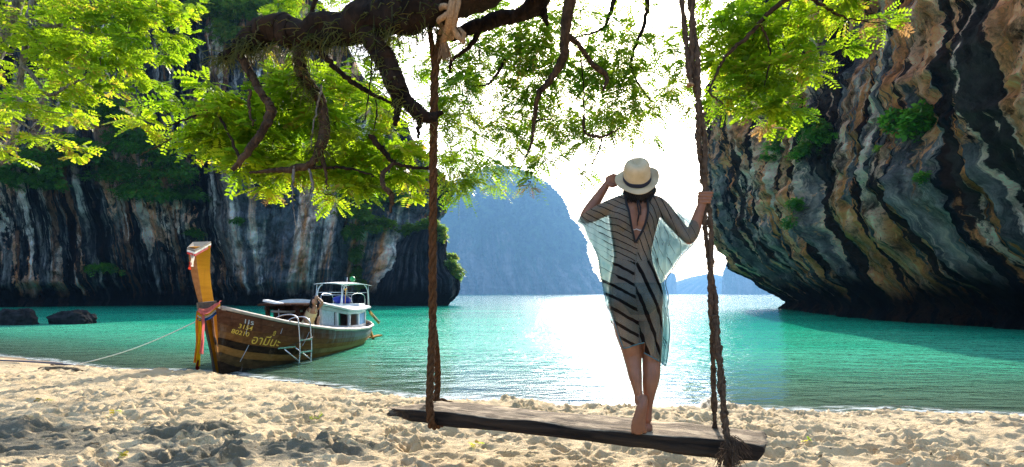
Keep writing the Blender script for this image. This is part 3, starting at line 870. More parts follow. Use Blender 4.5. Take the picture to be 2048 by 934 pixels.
# ------------------------------------------------------------------ the overhanging tree that carries the swing
TREE = thing("shade_tree", "spreading tree with a dark mossy limb that the rope swing hangs from", "tree", (6.4, 0.4, 0.42))
def tp(o):     # keep world coordinates under the tree's empty
    o.matrix_parent_inverse = Matrix.Translation(-Vector(TREE.location)); return o

tp(limb_w("trunk", [(6.5, 0.4, 0.1, 0.52), (6.4, 0.4, 0.6, 0.42), (6.3, 0.5, 1.6, 0.36), (6.0, 0.8, 2.6, 0.33), (5.4, 1.3, 3.4, 0.30)], BARK, TREE, 40, 18, 0.12, 0, 3))
tp(limb_w("limb", [(5.45, 1.28, 3.38, 0.29), (4.6, 2.0, 4.0, 0.25), (3.2, 2.9, 4.25, 0.20), (1.5, 3.4, 4.15, 0.17)] +
          [(*P(a, b, d), r) for a, b, d, r in [(1130, -110, 3.75, .165), (980, -45, 3.85, .155), (870, 8, 3.9, .145), (800, 30, 3.95, .138), (740, 42, 4.0, .128), (660, 58, 4.1, .112), (600, 68, 4.15, .106),
                                              (545, 60, 4.2, .108), (515, 70, 4.25, .098), (480, 92, 4.3, .065), (455, 108, 4.35, .045), (440, 117, 4.4, .02)]], BARK, TREE, 160, 22, 0.27, 0.003, 5))
BR = [
    ("b", [(735, 60, 3.98, .085), (762, 105, 3.95, .080), (790, 165, 3.95, .070), (815, 205, 3.95, .055), (845, 230, 3.95, .048), (870, 237, 3.95, .030)]),
    ("b", [(868, 235, 3.95, .03), (880, 225, 3.94, .018), (884, 228, 3.93, .012)]),
    ("b", [(838, 228, 3.95, .03), (838, 250, 3.95, .018), (836, 276, 3.95, .008)]),
    ("b", [(788, 180, 3.95, .035), (795, 215, 3.96, .028), (790, 250, 3.97, .012)]),
    ("n", [(480, 110, 4.28, .04), (508, 160, 4.25, .036), (525, 190, 4.2, .038), (542, 218, 4.2, .042), (525, 262, 4.2, .036), (495, 305, 4.2, .038), (465, 340, 4.2, .020)]),
    ("n", [(500, 180, 4.25, .015), (498, 215, 4.25, .013), (506, 250, 4.25, .008)]),
    ("n", [(595, 85, 4.15, .06), (605, 150, 4.2, .055), (638, 195, 4.3, .05), (648, 250, 4.3, .045), (640, 295, 4.3, .05), (618, 330, 4.3, .04), (560, 340, 4.35, .025), (500, 345, 4.4, .012)]),
    ("n", [(640, 300, 4.3, .03), (650, 340, 4.3, .018), (655, 380, 4.3, .008)]),
    ("b", [(640, 105, 4.1, .024), (690, 152, 4.15, .020), (735, 183, 4.2, .016), (790, 210, 4.2, .010)]),
    ("b", [(620, 335, 4.3, .016), (690, 336, 4.3, .012), (748, 352, 4.3, .007)]),
    ("b", [(740, 270, 4.4, .022), (765, 300, 4.4, .020), (795, 328, 4.4, .016), (858, 338, 4.4, .012)]),
    ("n", [(790, 325, 4.4, .02), (768, 345, 4.35, .026), (766, 370, 4.3, .026), (784, 392, 4.3, .028), (780, 425, 4.3, .010)]),
    ("b", [(1150, -150, 3.75, .09), (1092, -40, 4.1, .085), (1076, 5, 4.15, .072), (1040, 28, 4.2, .055), (1000, 36, 4.2, .060), (960, 50, 4.2, .058), (928, 62, 4.2, .045), (905, 80, 4.25, .02)]),
    ("b", [(1080, 0, 4.15, .04), (1088, 28, 4.15, .03), (1095, 50, 4.15, .012)]),
    ("b", [(960, 55, 4.2, .025), (942, 90, 4.25, .018), (905, 120, 4.3, .016), (900, 145, 4.3, .010)]),
    ("n", [(1165, -150, 4.2, .07), (1142, -20, 4.6, .06), (1132, 60, 4.7, .050), (1124, 120, 4.75, .045), (1100, 160, 4.8, .036), (1076, 192, 4.8, .028), (1068, 250, 4.9, .020), (1062, 290, 4.9, .014), (1046, 322, 4.9, .006)]),
    ("n", [(1134, 70, 4.7, .035), (1160, 92, 4.75, .030), (1185, 128, 4.8, .028), (1213, 152, 4.8, .026), (1206, 182, 4.8, .012)]),
    ("b", [(1066, 255, 4.9, .010), (1075, 240, 4.95, .008), (1102, 238, 5, .005)]),
    ("n", [(1168, 232, 5.2, .014), (1170, 265, 5.2, .016), (1205, 273, 5.2, .016), (1240, 255, 5.2, .007)]),
    ("n", [(1206, 272, 5.2, .010), (1198, 300, 5.2, .010), (1180, 335, 5.2, .007), (1160, 352, 5.2, .004)]),
    ("n", [(1222, 262, 5.2, .008), (1230, 300, 5.2, .006), (1233, 335, 5.2, .006), (1226, 348, 5.2, .003)]),
    ("b", [(1010, 120, 5.4, .016), (980, 165, 5.4, .012), (945, 172, 5.4, .006)]),
    ("b", [(1240, -40, 5.6, .03), (1215, 40, 5.6, .022), (1200, 60, 5.6, .014), (1140, 78, 5.6, .006)]),
    ("b", [(1300, -60, 5.6, .03), (1290, 40, 5.6, .02), (1262, 130, 5.6, .014), (1300, 200, 5.6, .006)]),
    ("b", [(640, -20, 4.8, .03), (628, 5, 4.8, .022), (624, 35, 4.8, .018), (628, 70, 4.6, .02)]),
    ("n", [(1660, -90, 4.4, .05), (1600, -20, 4.7, .032), (1545, 18, 4.8, .024), (1500, 68, 4.8, .020), (1456, 108, 4.8, .018), (1432, 150, 4.8, .014), (1420, 185, 4.8, .012), (1448, 208, 4.8, .006)]),
    ("n", [(1600, -20, 4.7, .022), (1650, 14, 4.7, .016), (1700, 38, 4.7, .010), (1765, 46, 4.7, .004)]),
    ("n", [(1520, 45, 4.8, .014), (1540, 100, 4.8, .010), (1530, 170, 4.8, .006)]),
    ("b", [(480, 320, 4.3, .012), (430, 225, 4.5, .010), (370, 240, 4.6, .007), (330, 255, 4.7, .004)]),
    ("n", [(380, 250, 4.6, .006), (330, 285, 4.7, .006), (275, 312, 4.7, .003)]),
]
for i, (k, pts) in enumerate(BR):
    tp(limb("branch", pts, BARK if k == "b" else BARK_B, TREE, None, 9, 0.22, 0.004, 20 + i))
# upper limb that feeds the right-hand sprays and the middle branches
tp(limb_w("branch", [(3.2, 2.9, 4.25, 0.14), (2.9, 3.6, 4.5, 0.10), (2.75, 4.4, 4.4, 0.07), tuple(P(1600, -22, 4.7)) + (0.04,)], BARK_B, TREE, 30, 10, 0.15, 0.003, 60))
tp(limb_w("branch", [(1.5, 3.4, 4.15, 0.12), (1.2, 4.3, 4.8, 0.08), tuple(P(1300, -60, 5.6)) + (0.03,)], BARK_B, TREE, 30, 10, 0.15, 0.003, 61))

rngT = np.random.default_rng(12)
tw = []
lime = [(340, 262, 48, 20, 4.9, 70), (395, 225, 40, 30, 4.9, 110), (440, 190, 45, 28, 4.8, 120), (430, 255, 70, 40, 4.8, 190), (490, 245, 60, 55, 4.8, 210), (545, 300, 60, 45, 4.9, 190), (590, 230, 60, 70, 5.0, 260), (500, 345, 60, 32, 4.8, 130),
        (440, 300, 45, 25, 4.9, 70), (640, 190, 60, 60, 5.0, 220), (680, 250, 60, 65, 5.0, 270), (610, 345, 60, 40, 4.9, 190), (690, 345, 60, 40, 5.0, 190), (745, 290, 50, 60, 5.1, 200), (740, 350, 50, 28, 5.0, 110), (800, 345, 45, 30, 5.1, 120), (820, 300, 36, 40, 5.1, 100),
        (700, 150, 55, 45, 5.2, 130), (760, 210, 45, 50, 5.2, 120), (560, 165, 40, 30, 5.0, 70), (650, 390, 40, 14, 4.9, 24), (820, 385, 20, 14, 5.2, 20), (560, 130, 60, 35, 5.2, 80), (720, 385, 20, 10, 4.9, 14)]
F1 = tp(foliage_obj("foliage", foliage_blobs(lime, rngT, 0.78, 0.30, tw, 0.42, ln=0.17, pairs=6, ll=0.056, lw=0.017), LEAF_LIME, TREE))
# the same kind of crown a little further out, on sprays that shade the sand at the left
far_l = [(650, 300, 90, 60, 12.5, 160), (720, 355, 70, 35, 13, 120), (560, 250, 80, 50, 12, 120)]
tp(foliage_obj("foliage", foliage_blobs(far_l, rngT, 1.0, 0.4, None, 1.0, ln=0.30, pairs=6, ll=0.10, lw=0.03), LEAF_LIME, TREE))
green = [(560, 8, 45, 22, 5.8, 60), (700, 8, 60, 22, 5.8, 80), (905, 150, 40, 60, 5.6, 130), (960, 105, 55, 55, 5.6, 190), (935, 215, 45, 70, 5.7, 170), (900, 300, 28, 60, 5.7, 80), (945, 320, 38, 60, 5.8, 120), (925, 372, 35, 22, 5.8, 50),
         (990, 345, 28, 22, 5.8, 36), (1030, 90, 60, 60, 5.6, 210), (1075, 150, 60, 60, 5.7, 200), (1020, 180, 55, 45, 5.8, 130), (1000, 250, 30, 30, 5.8, 40), (1050, 240, 45, 35, 5.8, 100), (1020, 300, 40, 25, 5.8, 80), (1085, 60, 45, 50, 5.6, 120), (1160, 150, 60, 55, 5.8, 190), (1150, 60, 45, 40, 5.8, 70),
         (1185, 215, 60, 45, 5.8, 180), (1110, 250, 50, 35, 5.8, 130), (1215, 120, 55, 40, 5.8, 130), (1250, 60, 60, 45, 5.9, 110), (1230, 180, 60, 45, 5.9, 180), (1275, 130, 45, 40, 5.9, 80), (1190, 275, 45, 20, 5.7, 60), (1290, 210, 30, 25, 6, 32), (1260, 245, 40, 20, 6, 44),
         (1160, 350, 14, 8, 5.3, 12), (1105, 318, 40, 20, 5.8, 40), (1300, 30, 40, 25, 6, 24), (1240, 18, 45, 20, 6, 40), (1370, 145, 28, 35, 5.6, 45), (1388, 60, 20, 40, 5.8, 20), (1345, 180, 20, 25, 5.8, 16), (1395, 205, 16, 25, 5.4, 20), (1310, 95, 35, 25, 6, 20), (1320, 160, 22, 18, 6, 10), (1062, 365, 12, 9, 5.2, 8), (1340, 60, 45, 60, 6.0, 46), (1350, 150, 40, 60, 6.0, 44), (1310, 200, 40, 40, 6.0, 30), (1420, 20, 40, 25, 5.8, 40), (870, 200, 30, 60, 5.6, 60), (620, 20, 60, 25, 5.8, 60), (780, 110, 60, 40, 5.8, 80), (1130, 20, 60, 25, 5.9, 60), (985, 40, 50, 40, 5.7, 100), (1290, 275, 30, 18, 6, 16), (1080, 335, 30, 14, 5.6, 16), (1010, 225, 60, 30, 5.9, 60), (1240, 220, 70, 30, 5.9, 90)]
F2 = tp(foliage_obj("foliage", foliage_blobs(green, rngT, 1.6, 0.40, tw, 0.5, ln=0.15, pairs=7, ll=0.040, lw=0.010, droop=0.5), LEAF_GREEN, TREE))
right = [(1450, 40, 50, 45, 5.2, 120), (1520, 30, 60, 40, 5.2, 150), (1440, 115, 40, 45, 5.2, 130), (1500, 100, 55, 50, 5.2, 210), (1560, 90, 55, 50, 5.2, 180), (1480, 170, 50, 40, 5.2, 160), (1540, 165, 55, 40, 5.2, 180), (1590, 145, 40, 30, 5.1, 100), (1605, 40, 45, 35, 5.1, 120),
         (1630, 122, 45, 12, 5.0, 50), (1560, 225, 36, 26, 5.1, 90), (1510, 225, 30, 22, 5.1, 60), (1440, 205, 22, 28, 5.2, 50), (1655, 20, 32, 26, 5.0, 60), (1710, 12, 36, 14, 5.0, 36), (1755, 44, 36, 11, 4.9, 34), (1460, -10, 60, 25, 5.2, 70), (1620, -10, 80, 25, 5.0, 80)]
F3 = tp(foliage_obj("foliage", foliage_blobs(right, rngT, 0.85, 0.30, tw, 0.4, ln=0.16, pairs=6, ll=0.052, lw=0.015), LEAF_LIME, TREE))
tp(foliage_obj("dry_foliage", foliage_blobs([(1520, 258, 14, 9, 5.0, 9), (1565, 248, 12, 7, 5.0, 7), (1722, 54, 9, 6, 4.9, 4), (1785, 45, 9, 5, 4.9, 4), (1063, 372, 8, 6, 5.2, 5), (548, 392, 7, 8, 4.9, 4)], rngT, 1, 0.4, None, 0.1, ln=0.13, pairs=5, ll=0.05, lw=0.012), LEAF_DRY, TREE))
# canopy above and behind the frame so the tree is whole
over = [(900, -260, 500, 120, 5.5, 420), (1500, -250, 400, 120, 5.0, 320), (400, -220, 250, 90, 5.5, 200), (2300, -500, 500, 300, 4.2, 420)]
tp(foliage_obj("foliage", foliage_blobs(over, rngT, 1.0, 0.3, None, 0.9, ln=0.25, pairs=5, ll=0.09, lw=0.03), LEAF_GREEN, TREE))
tp(twig_obj(tw, BARK_B, TREE))

def strap_fern():
    """string-like epiphytes hanging off the limb and its stubs"""
    rng = np.random.default_rng(5)
    mb = MB(); tint = []
    paths = [spline([(440, 117, 4.4, .02), (480, 92, 4.3, .065), (515, 70, 4.25, .098), (600, 68, 4.15, .106), (660, 58, 4.1, .112), (740, 42, 4.0, .128), (800, 30, 3.95, .138), (870, 8, 3.9, .145)], 60),
             spline([(735, 60, 3.98, .085), (762, 105, 3.95, .08), (790, 165, 3.95, .07), (845, 230, 3.95, .048)], 30),
             spline([(595, 85, 4.15, .06), (605, 150, 4.2, .055), (638, 195, 4.3, .05), (640, 295, 4.3, .05)], 30)]
    for A, cnt in zip(paths, (760, 230, 260)):
        for _ in range(cnt):
            px, py, d, r = A[rng.integers(0, len(A))]
            c = np.array(P(px, py, d)); a = rng.normal(-0.5 * math.pi, 0.9)
            b = c + np.array([rng.normal(0, 0.02), math.cos(a) * r * 0.95, math.sin(a) * r * 0.95])
            ln = rng.uniform(0.03, 0.06) + 0.13 * rng.random() ** 3; sx = rng.normal(0, 0.05); sy = rng.normal(-0.02, 0.04)
            out = np.array([sx, sy, 0]) + (b - c) * 0.35
            p1 = b + out * 0.6 + np.array([0, 0, -0.2 * ln]); p2 = b + out + np.array([rng.normal(0, .012), 0, -0.65 * ln]); p3 = b + out * 1.05 + np.array([rng.normal(0, .03), rng.normal(0, .02), -ln])
            n0 = mb.n
            w = rng.uniform(0.002, 0.0042)
            mb.tube([b, p1, p2, p3], [w, w, w * 0.8, w * 0.4], 3, cap=False)
            tint += [rng.random()] * (mb.n - n0)
    me = mb.mesh("strap_fern")
    at = me.attributes.new("tint", 'FLOAT', 'POINT'); at.data.foreach_set("value", np.array(tint, np.float32))
    o = link("strap_fern", me, TREE, [FERN]); o["kind"] = "stuff"; tp(o)
    # moss wisps: shaggy short straps that thicken the limb's outline
strap_fern()
for i, (a, b, c) in enumerate([((588, 332, 4.3), (585, 395, 4.3), (592, 455, 4.3)), ((618, 335, 4.3), (625, 380, 4.3), (612, 415, 4.3)), ((645, 170, 4.25), (628, 240, 4.25), (622, 300, 4.3))]):
    tp(limb("hanging_root", [(*a, .010), (*b, .007), (*c, .003)], BARK_G, TREE, None, 5, 0.4, 0.004, 90 + i))
for i, (a, b) in enumerate([((746, 95, 4.0), (729, 240, 4.0)), ((752, 200, 4.0), (748, 260, 4.0)), ((1162, 110, 4.8), (1168, 285, 4.8))]):
    tp(limb("hanging_root", [(*a, .006), ((a[0] + b[0]) / 2 + 3, (a[1] + b[1]) / 2, a[2], .006), (*b, .003)], BARK, TREE, None, 4, 0.3, 0.003, 95 + i))

# ------------------------------------------------------------------ the bright tree at the left edge
LT = thing("leafy_tree", "lime green leafy tree with pale crooked branches filling the upper left corner", "tree", (-11.6, 11.5, 0.5))
def lp(o):
    o.matrix_parent_inverse = Matrix.Translation(-Vector(LT.location)); return o
lp(limb_w("trunk", [(-11.6, 11.5, 0.2, .30), (-11.5, 11.3, 1.6, .25), (-11.0, 10.9, 3.0, .21), tuple(P(-60, 250, 10.2)) + (.16,), tuple(P(-10, 110, 9.8)) + (.12,), tuple(P(60, -60, 9.6)) + (.09,)], BARK_G, LT, 60, 12, 0.12, 0.004, 71))
LB = [[(-60, 250, 10.2, .10), (10, 300, 9.8, .06), (30, 250, 9.6, .05), (38, 180, 9.5, .045), (52, 90, 9.4, .05), (66, -10, 9.4, .05)],
      [(45, 130, 9.4, .04), (65, 150, 9.3, .032), (100, 190, 9.2, .026), (150, 165, 9.2, .018), (215, 150, 9.3, .010)],
      [(40, 200, 9.5, .035), (60, 215, 9.3, .03), (58, 235, 9.2, .03), (75, 240, 9.2, .02), (60, 262, 9.2, .015)],
      [(55, 60, 9.4, .04), (120, 50, 9.3, .03), (200, 70, 9.3, .02), (290, 60, 9.4, .010)],
      [(65, 0, 9.4, .04), (160, -20, 9.4, .03), (280, -10, 9.6, .02), (360, 20, 9.8, .010)],
      [(20, 290, 9.7, .03), (5, 310, 9.6, .02), (22, 330, 9.5, .010)],
      [(30, 240, 9.6, .02), (85, 265, 9.3, .014), (115, 255, 9.2, .008)]]
for i, b in enumerate(LB):
    lp(limb("branch", b, BARK_G, LT, None, 8, 0.2, 0.008, 110 + i))
rngL = np.random.default_rng(44)
tw2 = []
lb = [(30, 40, 70, 60, 9.6, 150), (110, 60, 70, 60, 9.4, 210), (190, 55, 60, 55, 9.4, 210), (260, 50, 55, 50, 9.5, 190), (320, 35, 45, 40, 9.6, 150), (365, 22, 28, 26, 9.7, 70), (300, 90, 40, 26, 9.5, 60), (352, 70, 24, 22, 9.6, 46), (30, 120, 60, 60, 9.6, 130), (120, 130, 60, 50, 9.4, 170), (200, 120, 50, 40, 9.4, 140),
      (255, 128, 28, 30, 9.5, 60), (170, 175, 45, 35, 9.4, 110), (215, 165, 26, 24, 9.4, 50), (100, 200, 55, 45, 9.4, 110), (30, 200, 45, 55, 9.6, 90), (140, 235, 32, 30, 9.2, 56), (60, 270, 40, 32, 9.2, 60), (110, 280, 26, 20, 9.2, 30), (15, 300, 26, 30, 9.4, 34), (-60, 120, 70, 160, 9.8, 160), (120, -40, 150, 40, 9.6, 160), (280, -20, 100, 30, 9.7, 120)]
lp(foliage_obj("foliage", foliage_blobs(lb, rngL, 1.05, 0.24, tw2, 1.0, ln=0.19, pairs=4, ll=0.092, lw=0.027, droop=0.15), LEAF_LIME, LT))
lp(twig_obj(tw2, BARK_G, LT, 0.008))

# ------------------------------------------------------------------ shrubs and vines on the cliffs
def on_grid(G, px, py):
    x = 1024 + FPX * G[..., 0] / np.maximum(G[..., 1], .1); y = 588 - FPX * (G[..., 2] - CAMZ) / np.maximum(G[..., 1], .1)
    e = (x - px) ** 2 + (y - py) ** 2 + (G[..., 1] < 1) * 1e9
    e = e + np.where(e < 400, 0.3 * G[..., 1], 1e5 + 0)     # among near hits prefer the nearest surface
    i = np.unravel_index(np.argmin(e), e.shape)
    return G[i]

rngS = np.random.default_rng(77)
def shrub(G, label, spots, mat, group=None, cat="shrub", leaf=1.0, name="cliff_shrub", dens=1.0, hang=False):
    """spots rows: px, py, rx, ry in photograph pixels, rooted on the rock grid G"""
    p0 = on_grid(G, spots[0][0], spots[0][1])
    root = thing(name, label, cat, tuple(p0), 0, group)
    Cs, Ds, Ts = [], [], []
    mb = MB()
    for px, py, rx, ry in spots:
        p = np.array(on_grid(G, px, py)); d = p[1]; s = d / FPX
        r = np.array([rx * s, 0.6 * (rx + ry) / 2 * s, ry * s])
        c = p - np.array(p) / np.linalg.norm(p) * r[1] * 0.45
        area = rx * ry
        ncl = max(5, int(area / 45))
        u = rand_unit(ncl, rngS); u[:, 2] = np.abs(u[:, 2]) * 1.25 - 0.35
        cl = c + u * r * (rngS.random((ncl, 1)) ** 0.4)
        for q in cl[:: max(1, ncl // 8)]:
            mb.tube([p, (p + q) / 2 + rngS.normal(0, 0.08 * r[2], 3), q], [0.02 * r.mean() + 0.01, 0.012 * r.mean() + .006, 0.004], 4, cap=False)
        n = int(area * 0.55 * dens) + 20
        idx = rngS.integers(0, ncl, n)
        off = rand_unit(n, rngS) * (rngS.random((n, 1)) ** 0.5) * r.mean() * 0.30
        off[:, 2] *= 0.5
        if hang:
            off[:, 2] -= np.abs(rngS.normal(0, 0.25, n)) * r[2]
        Cs.append(cl[idx] + off)
        dd = off / (np.linalg.norm(off, axis=1, keepdims=True) + 1e-6) + rngS.normal(0, 0.4, (n, 3)) + np.array([0, -0.4, 0])
        dd[:, 2] = dd[:, 2] * 0.5 - 0.15
        Ds.append(dd); Ts.append(np.clip(0.75 * rngS.random(ncl)[idx] + 0.3 * rngS.random(n), 0, 1))
    dist = p0[1]
    ll = 0.0042 * dist * leaf
    V, F, T = sprays(np.vstack(Cs), np.vstack(Ds), rngS, ln=ll * 2.0, pairs=3, ll=ll, lw=ll * 0.30, droop=0.3, tint=np.concatenate(Ts))
    off0 = Matrix.Translation(-Vector(p0))
    f = foliage_obj("foliage", (V, F, T), mat, root); f.matrix_parent_inverse = off0
    st = mb.build("stem", BARK, root); st["kind"] = "stuff"; st.matrix_parent_inverse = off0
    return root

shrub(CR_G, "rounded dark green bush growing from the ochre face of the right cliff", [(1822, 205, 40, 32), (1842, 240, 32, 28), (1806, 235, 22, 20)], LEAF_DARK)
shrub(CR_G, "small low bush at the dark middle of the right cliff", [(1848, 360, 18, 16)], LEAF_DARK)
shrub(CR_G, "broad green bush spilling down the left shoulder of the right cliff", [(1600, 250, 50, 38), (1640, 270, 36, 40), (1560, 290, 36, 30), (1545, 312, 18, 14), (1610, 300, 30, 26)], LEAF_DARK)
shrub(CR_G, "dark thicket at the top left edge of the right cliff behind the bright sprays", [(1640, 120, 50, 55), (1600, 75, 36, 36), (1670, 60, 40, 40), (1560, 175, 40, 30)], LEAF_DARK, cat="thicket")
shrub(CR_G, "shadowy creeper patch below the broad bush on the right cliff", [(1590, 412, 24, 20), (1582, 445, 16, 22)], LEAF_DARK, cat="creeper", name="creeper")
shrub(CR_G, "tiny tuft beside the ochre streak on the right cliff", [(1755, 300, 14, 9)], LEAF_MID)

shrub(CL_G, "large dark green thicket in the middle of the left cliff wall", [(200, 230, 60, 45), (260, 290, 60, 50), (330, 345, 65, 45), (220, 350, 60, 40), (290, 385, 60, 30), (370, 385, 40, 26), (150, 300, 50, 40)], LEAF_DARK, cat="thicket", dens=1.3)
shrub(CL_G, "green bush hanging under the lime tree at the left", [(60, 330, 50, 40), (90, 370, 40, 30), (30, 360, 30, 30), (120, 320, 30, 24)], LEAF_DARK, dens=1.2)
shrub(CL_G, "greenery crowning the top of the left cliff above the limb", [(420, 20, 50, 40), (480, 30, 50, 45), (530, 15, 40, 40), (450, 70, 40, 30), (560, 60, 30, 40)], LEAF_MID, cat="thicket", dens=1.1)
shrub(CL_G, "thin leafy sprig low on the dark left cliff", [(200, 538, 46, 12)], LEAF_DARK)
shrub(CL_G, "small tuft on the dark rock above the prow", [(392, 465, 20, 14), (480, 440, 14, 10)], LEAF_DARK)
shrub(CL_G, "round fresh green tree on the fluted end of the left cliff", [(712, 425, 34, 36), (740, 450, 26, 24), (700, 465, 20, 26), (725, 395, 30, 24)], LEAF_MID, cat="tree", name="cliff_tree", dens=1.6)
shrub(CL_G, "dark thicket along the sloping top of the left cliff behind the swing tree", [(660, 330, 50, 50), (720, 360, 45, 45), (770, 390, 36, 30), (610, 300, 50, 50), (690, 390, 36, 26), (640, 220, 50, 60), (810, 400, 25, 20)], LEAF_DARK, cat="thicket", dens=1.2)
shrub(CL_G, "pale yellowish creeper trailing down beside the orange streaks", [(712, 505, 13, 22), (708, 540, 12, 22), (722, 560, 12, 12)], LEAF_MID, cat="creeper", name="creeper", dens=2.0, hang=True)
shrub(CL_G, "light green bush over the orange streaked rock between cliff and outcrop", [(775, 448, 26, 12), (752, 452, 16, 10)], LEAF_MID, dens=2.0)
shrub(RK_G, "bright green bushes along the top of the dark outcrop", [(830, 448, 26, 16), (858, 446, 22, 20), (805, 462, 18, 9), (878, 455, 14, 16), (886, 478, 8, 14)], LEAF_MID, dens=2.2)
shrub(RK_G, "leafy yellow green tree leaning off the right flank of the outcrop", [(905, 535, 22, 22), (898, 515, 16, 14), (912, 552, 16, 12)], LEAF_MID, cat="tree", name="cliff_tree", dens=2.2)
# ------------------------------------------------------------------ the rope swing
def plank_mat():
    m, nt, b = new_mat("driftwood_plank")
    tc = N(nt, "ShaderNodeTexCoord"); geo = N(nt, "ShaderNodeNewGeometry")
    v = mapping_n(nt, tc.outputs["Object"], (1.6, 22, 22))
    n = noise_n(nt, v, 1.0, 8, 0.68, 0.8)
    n2 = noise_n(nt, mapping_n(nt, tc.outputs["Object"], (4, 9, 9)), 1.0, 6, 0.6)
    top = ramp(nt, n, [(0.36, (0.012, 0.008, 0.006)), (0.48, (0.12, 0.085, 0.055)), (0.70, (0.30, 0.23, 0.155))]).outputs[0]
    # sand trodden onto the upper face
    top = mixc(nt, maprange(nt, n2, 0.50, 0.62, 0, 0.7), top, (0.52, 0.40, 0.27))
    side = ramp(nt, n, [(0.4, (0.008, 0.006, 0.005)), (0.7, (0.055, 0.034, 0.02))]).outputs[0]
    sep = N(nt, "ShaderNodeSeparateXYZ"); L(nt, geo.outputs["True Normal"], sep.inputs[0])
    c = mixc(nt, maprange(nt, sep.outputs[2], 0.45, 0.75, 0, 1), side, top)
    L(nt, c, b.inputs["Base Color"]); b.inputs["Roughness"].default_value = 0.9; b.inputs["Specular IOR Level"].default_value = 0.2
    L(nt, bump_n(nt, n, 0.8, 0.02), b.inputs["Normal"])
    return m

def rope_mat(name, a, b_, s=90):
    m, nt, b = new_mat(name)
    tc = N(nt, "ShaderNodeTexCoord")
    n = noise_n(nt, mapping_n(nt, tc.outputs["Object"], (1, 1, 0.35)), s, 6, 0.7)
    L(nt, ramp(nt, n, [(0.3, a), (0.7, b_)]).outputs[0], b.inputs["Base Color"])
    b.inputs["Roughness"].default_value = 0.95; b.inputs["Specular IOR Level"].default_value = 0.1
    L(nt, bump_n(nt, n, 0.9, 0.006), b.inputs["Normal"])
    return m
ROPE_L = rope_mat("rope_brown", (0.020, 0.010, 0.005), (0.15, 0.068, 0.028))
ROPE_P = rope_mat("rope_pale", (0.20, 0.11, 0.055), (0.50, 0.31, 0.17))
ROPE_R = rope_mat("rope_coir", (0.022, 0.013, 0.009), (0.14, 0.088, 0.055), 60)

SWING = thing("rope_swing", "thick weathered plank swing on two twisted ropes, a woman standing on it", "swing", (0.35, 3.75, 0.776))
SW_INV = Matrix.Translation(-Vector(SWING.location))
def swp(o):
    o.matrix_parent_inverse = SW_INV; return o

def build_plank():
    u = Vector((0.9096, -0.4155, 0)); v = Vector((0.4155, 0.9096, 0)); w = Vector((0, 0, 1))
    L0 = Vector((-1.04, 4.30, 0.776))        # near left top corner
    n = 110; ln = 2.72; wd = 0.40; th = 0.10
    prof = []
    for k in range(10): prof.append((k / 10 * wd, 0.0))
    for k in range(5): prof.append((wd, -k / 5 * th))
    for k in range(10): prof.append((wd - k / 10 * wd, -th))
    for k in range(5): prof.append((0, -th + k / 5 * th))
    rings = []
    A = []
    for i in range(n + 1):
        s = ln * i / n
        for a, h in prof:
            A.append((s, a, h))
    A = np.array(A)
    s, a, h = A.T
    # rounding of the arrises, gnawed left end and splits
    mid = wd / 2
    ea = np.abs(a - mid) / mid; eh = np.abs(h + th / 2) / (th / 2)
    cor = 0.45 * np.clip(ea - 0.8, 0, 1) / 0.2 * np.clip(eh - 0.55, 0, 1) / 0.45
    h2 = -th / 2 + (h + th / 2) * (1 - 0.22 * cor); a2 = mid + (a - mid) * (1 - 0.05 * cor)
    nn = fbm(s * 3, a * 9, h * 9, 4, 51); n3 = fbm(s * 9, a * 26, h * 26, 3, 52)
    gr = fbm(s * 1.2, a * 40, h * 40, 3, 57)
    h2 = h2 + 0.012 * nn + 0.005 * n3 + 0.006 * gr; a2 = a2 + 0.012 * nn * ea
    e = smooth01(s, 0.34, 0.0)
    h2 = -th * 0.62 + (h2 + th * 0.62) * (1 - 0.60 * e) - 0.02 * e + 0.02 * e * nn
    a2 = a2 + e * (0.10 * (1 - a / wd) + 0.06 * n3 - 0.12 * (a / wd))
    e2 = smooth01(s, ln - 0.12, ln)
    h2 = -th / 2 + (h2 + th / 2) * (1 - 0.15 * e2 + 0.15 * e2 * n3)
    s2 = s + e2 * 0.03 * nn * 2 + (1 - smooth01(s, 0, 0.25)) * 0.09 * (fbm(s * 0, a * 14, h * 20, 3, 55))
    V = [L0 + u * float(p) + v * float(q) + w * float(r) for p, q, r in zip(s2, a2, h2)]
    mb = MB(); m = len(prof)
    mb.loft([V[i * m:(i + 1) * m] for i in range(n + 1)])
    # long slivers lying along the far-left edge
    # object coordinates along the grain
    M = Matrix((u, v, w)).transposed().to_4x4(); M.translation = L0
    mb.v = [tuple(M.inverted() @ Vector(p)) for p in mb.v]
    o = mb.build("seat_plank", plank_mat(), SWING)
    o.matrix_world = M
    o.matrix_parent_inverse = SW_INV
    return o
build_plank()

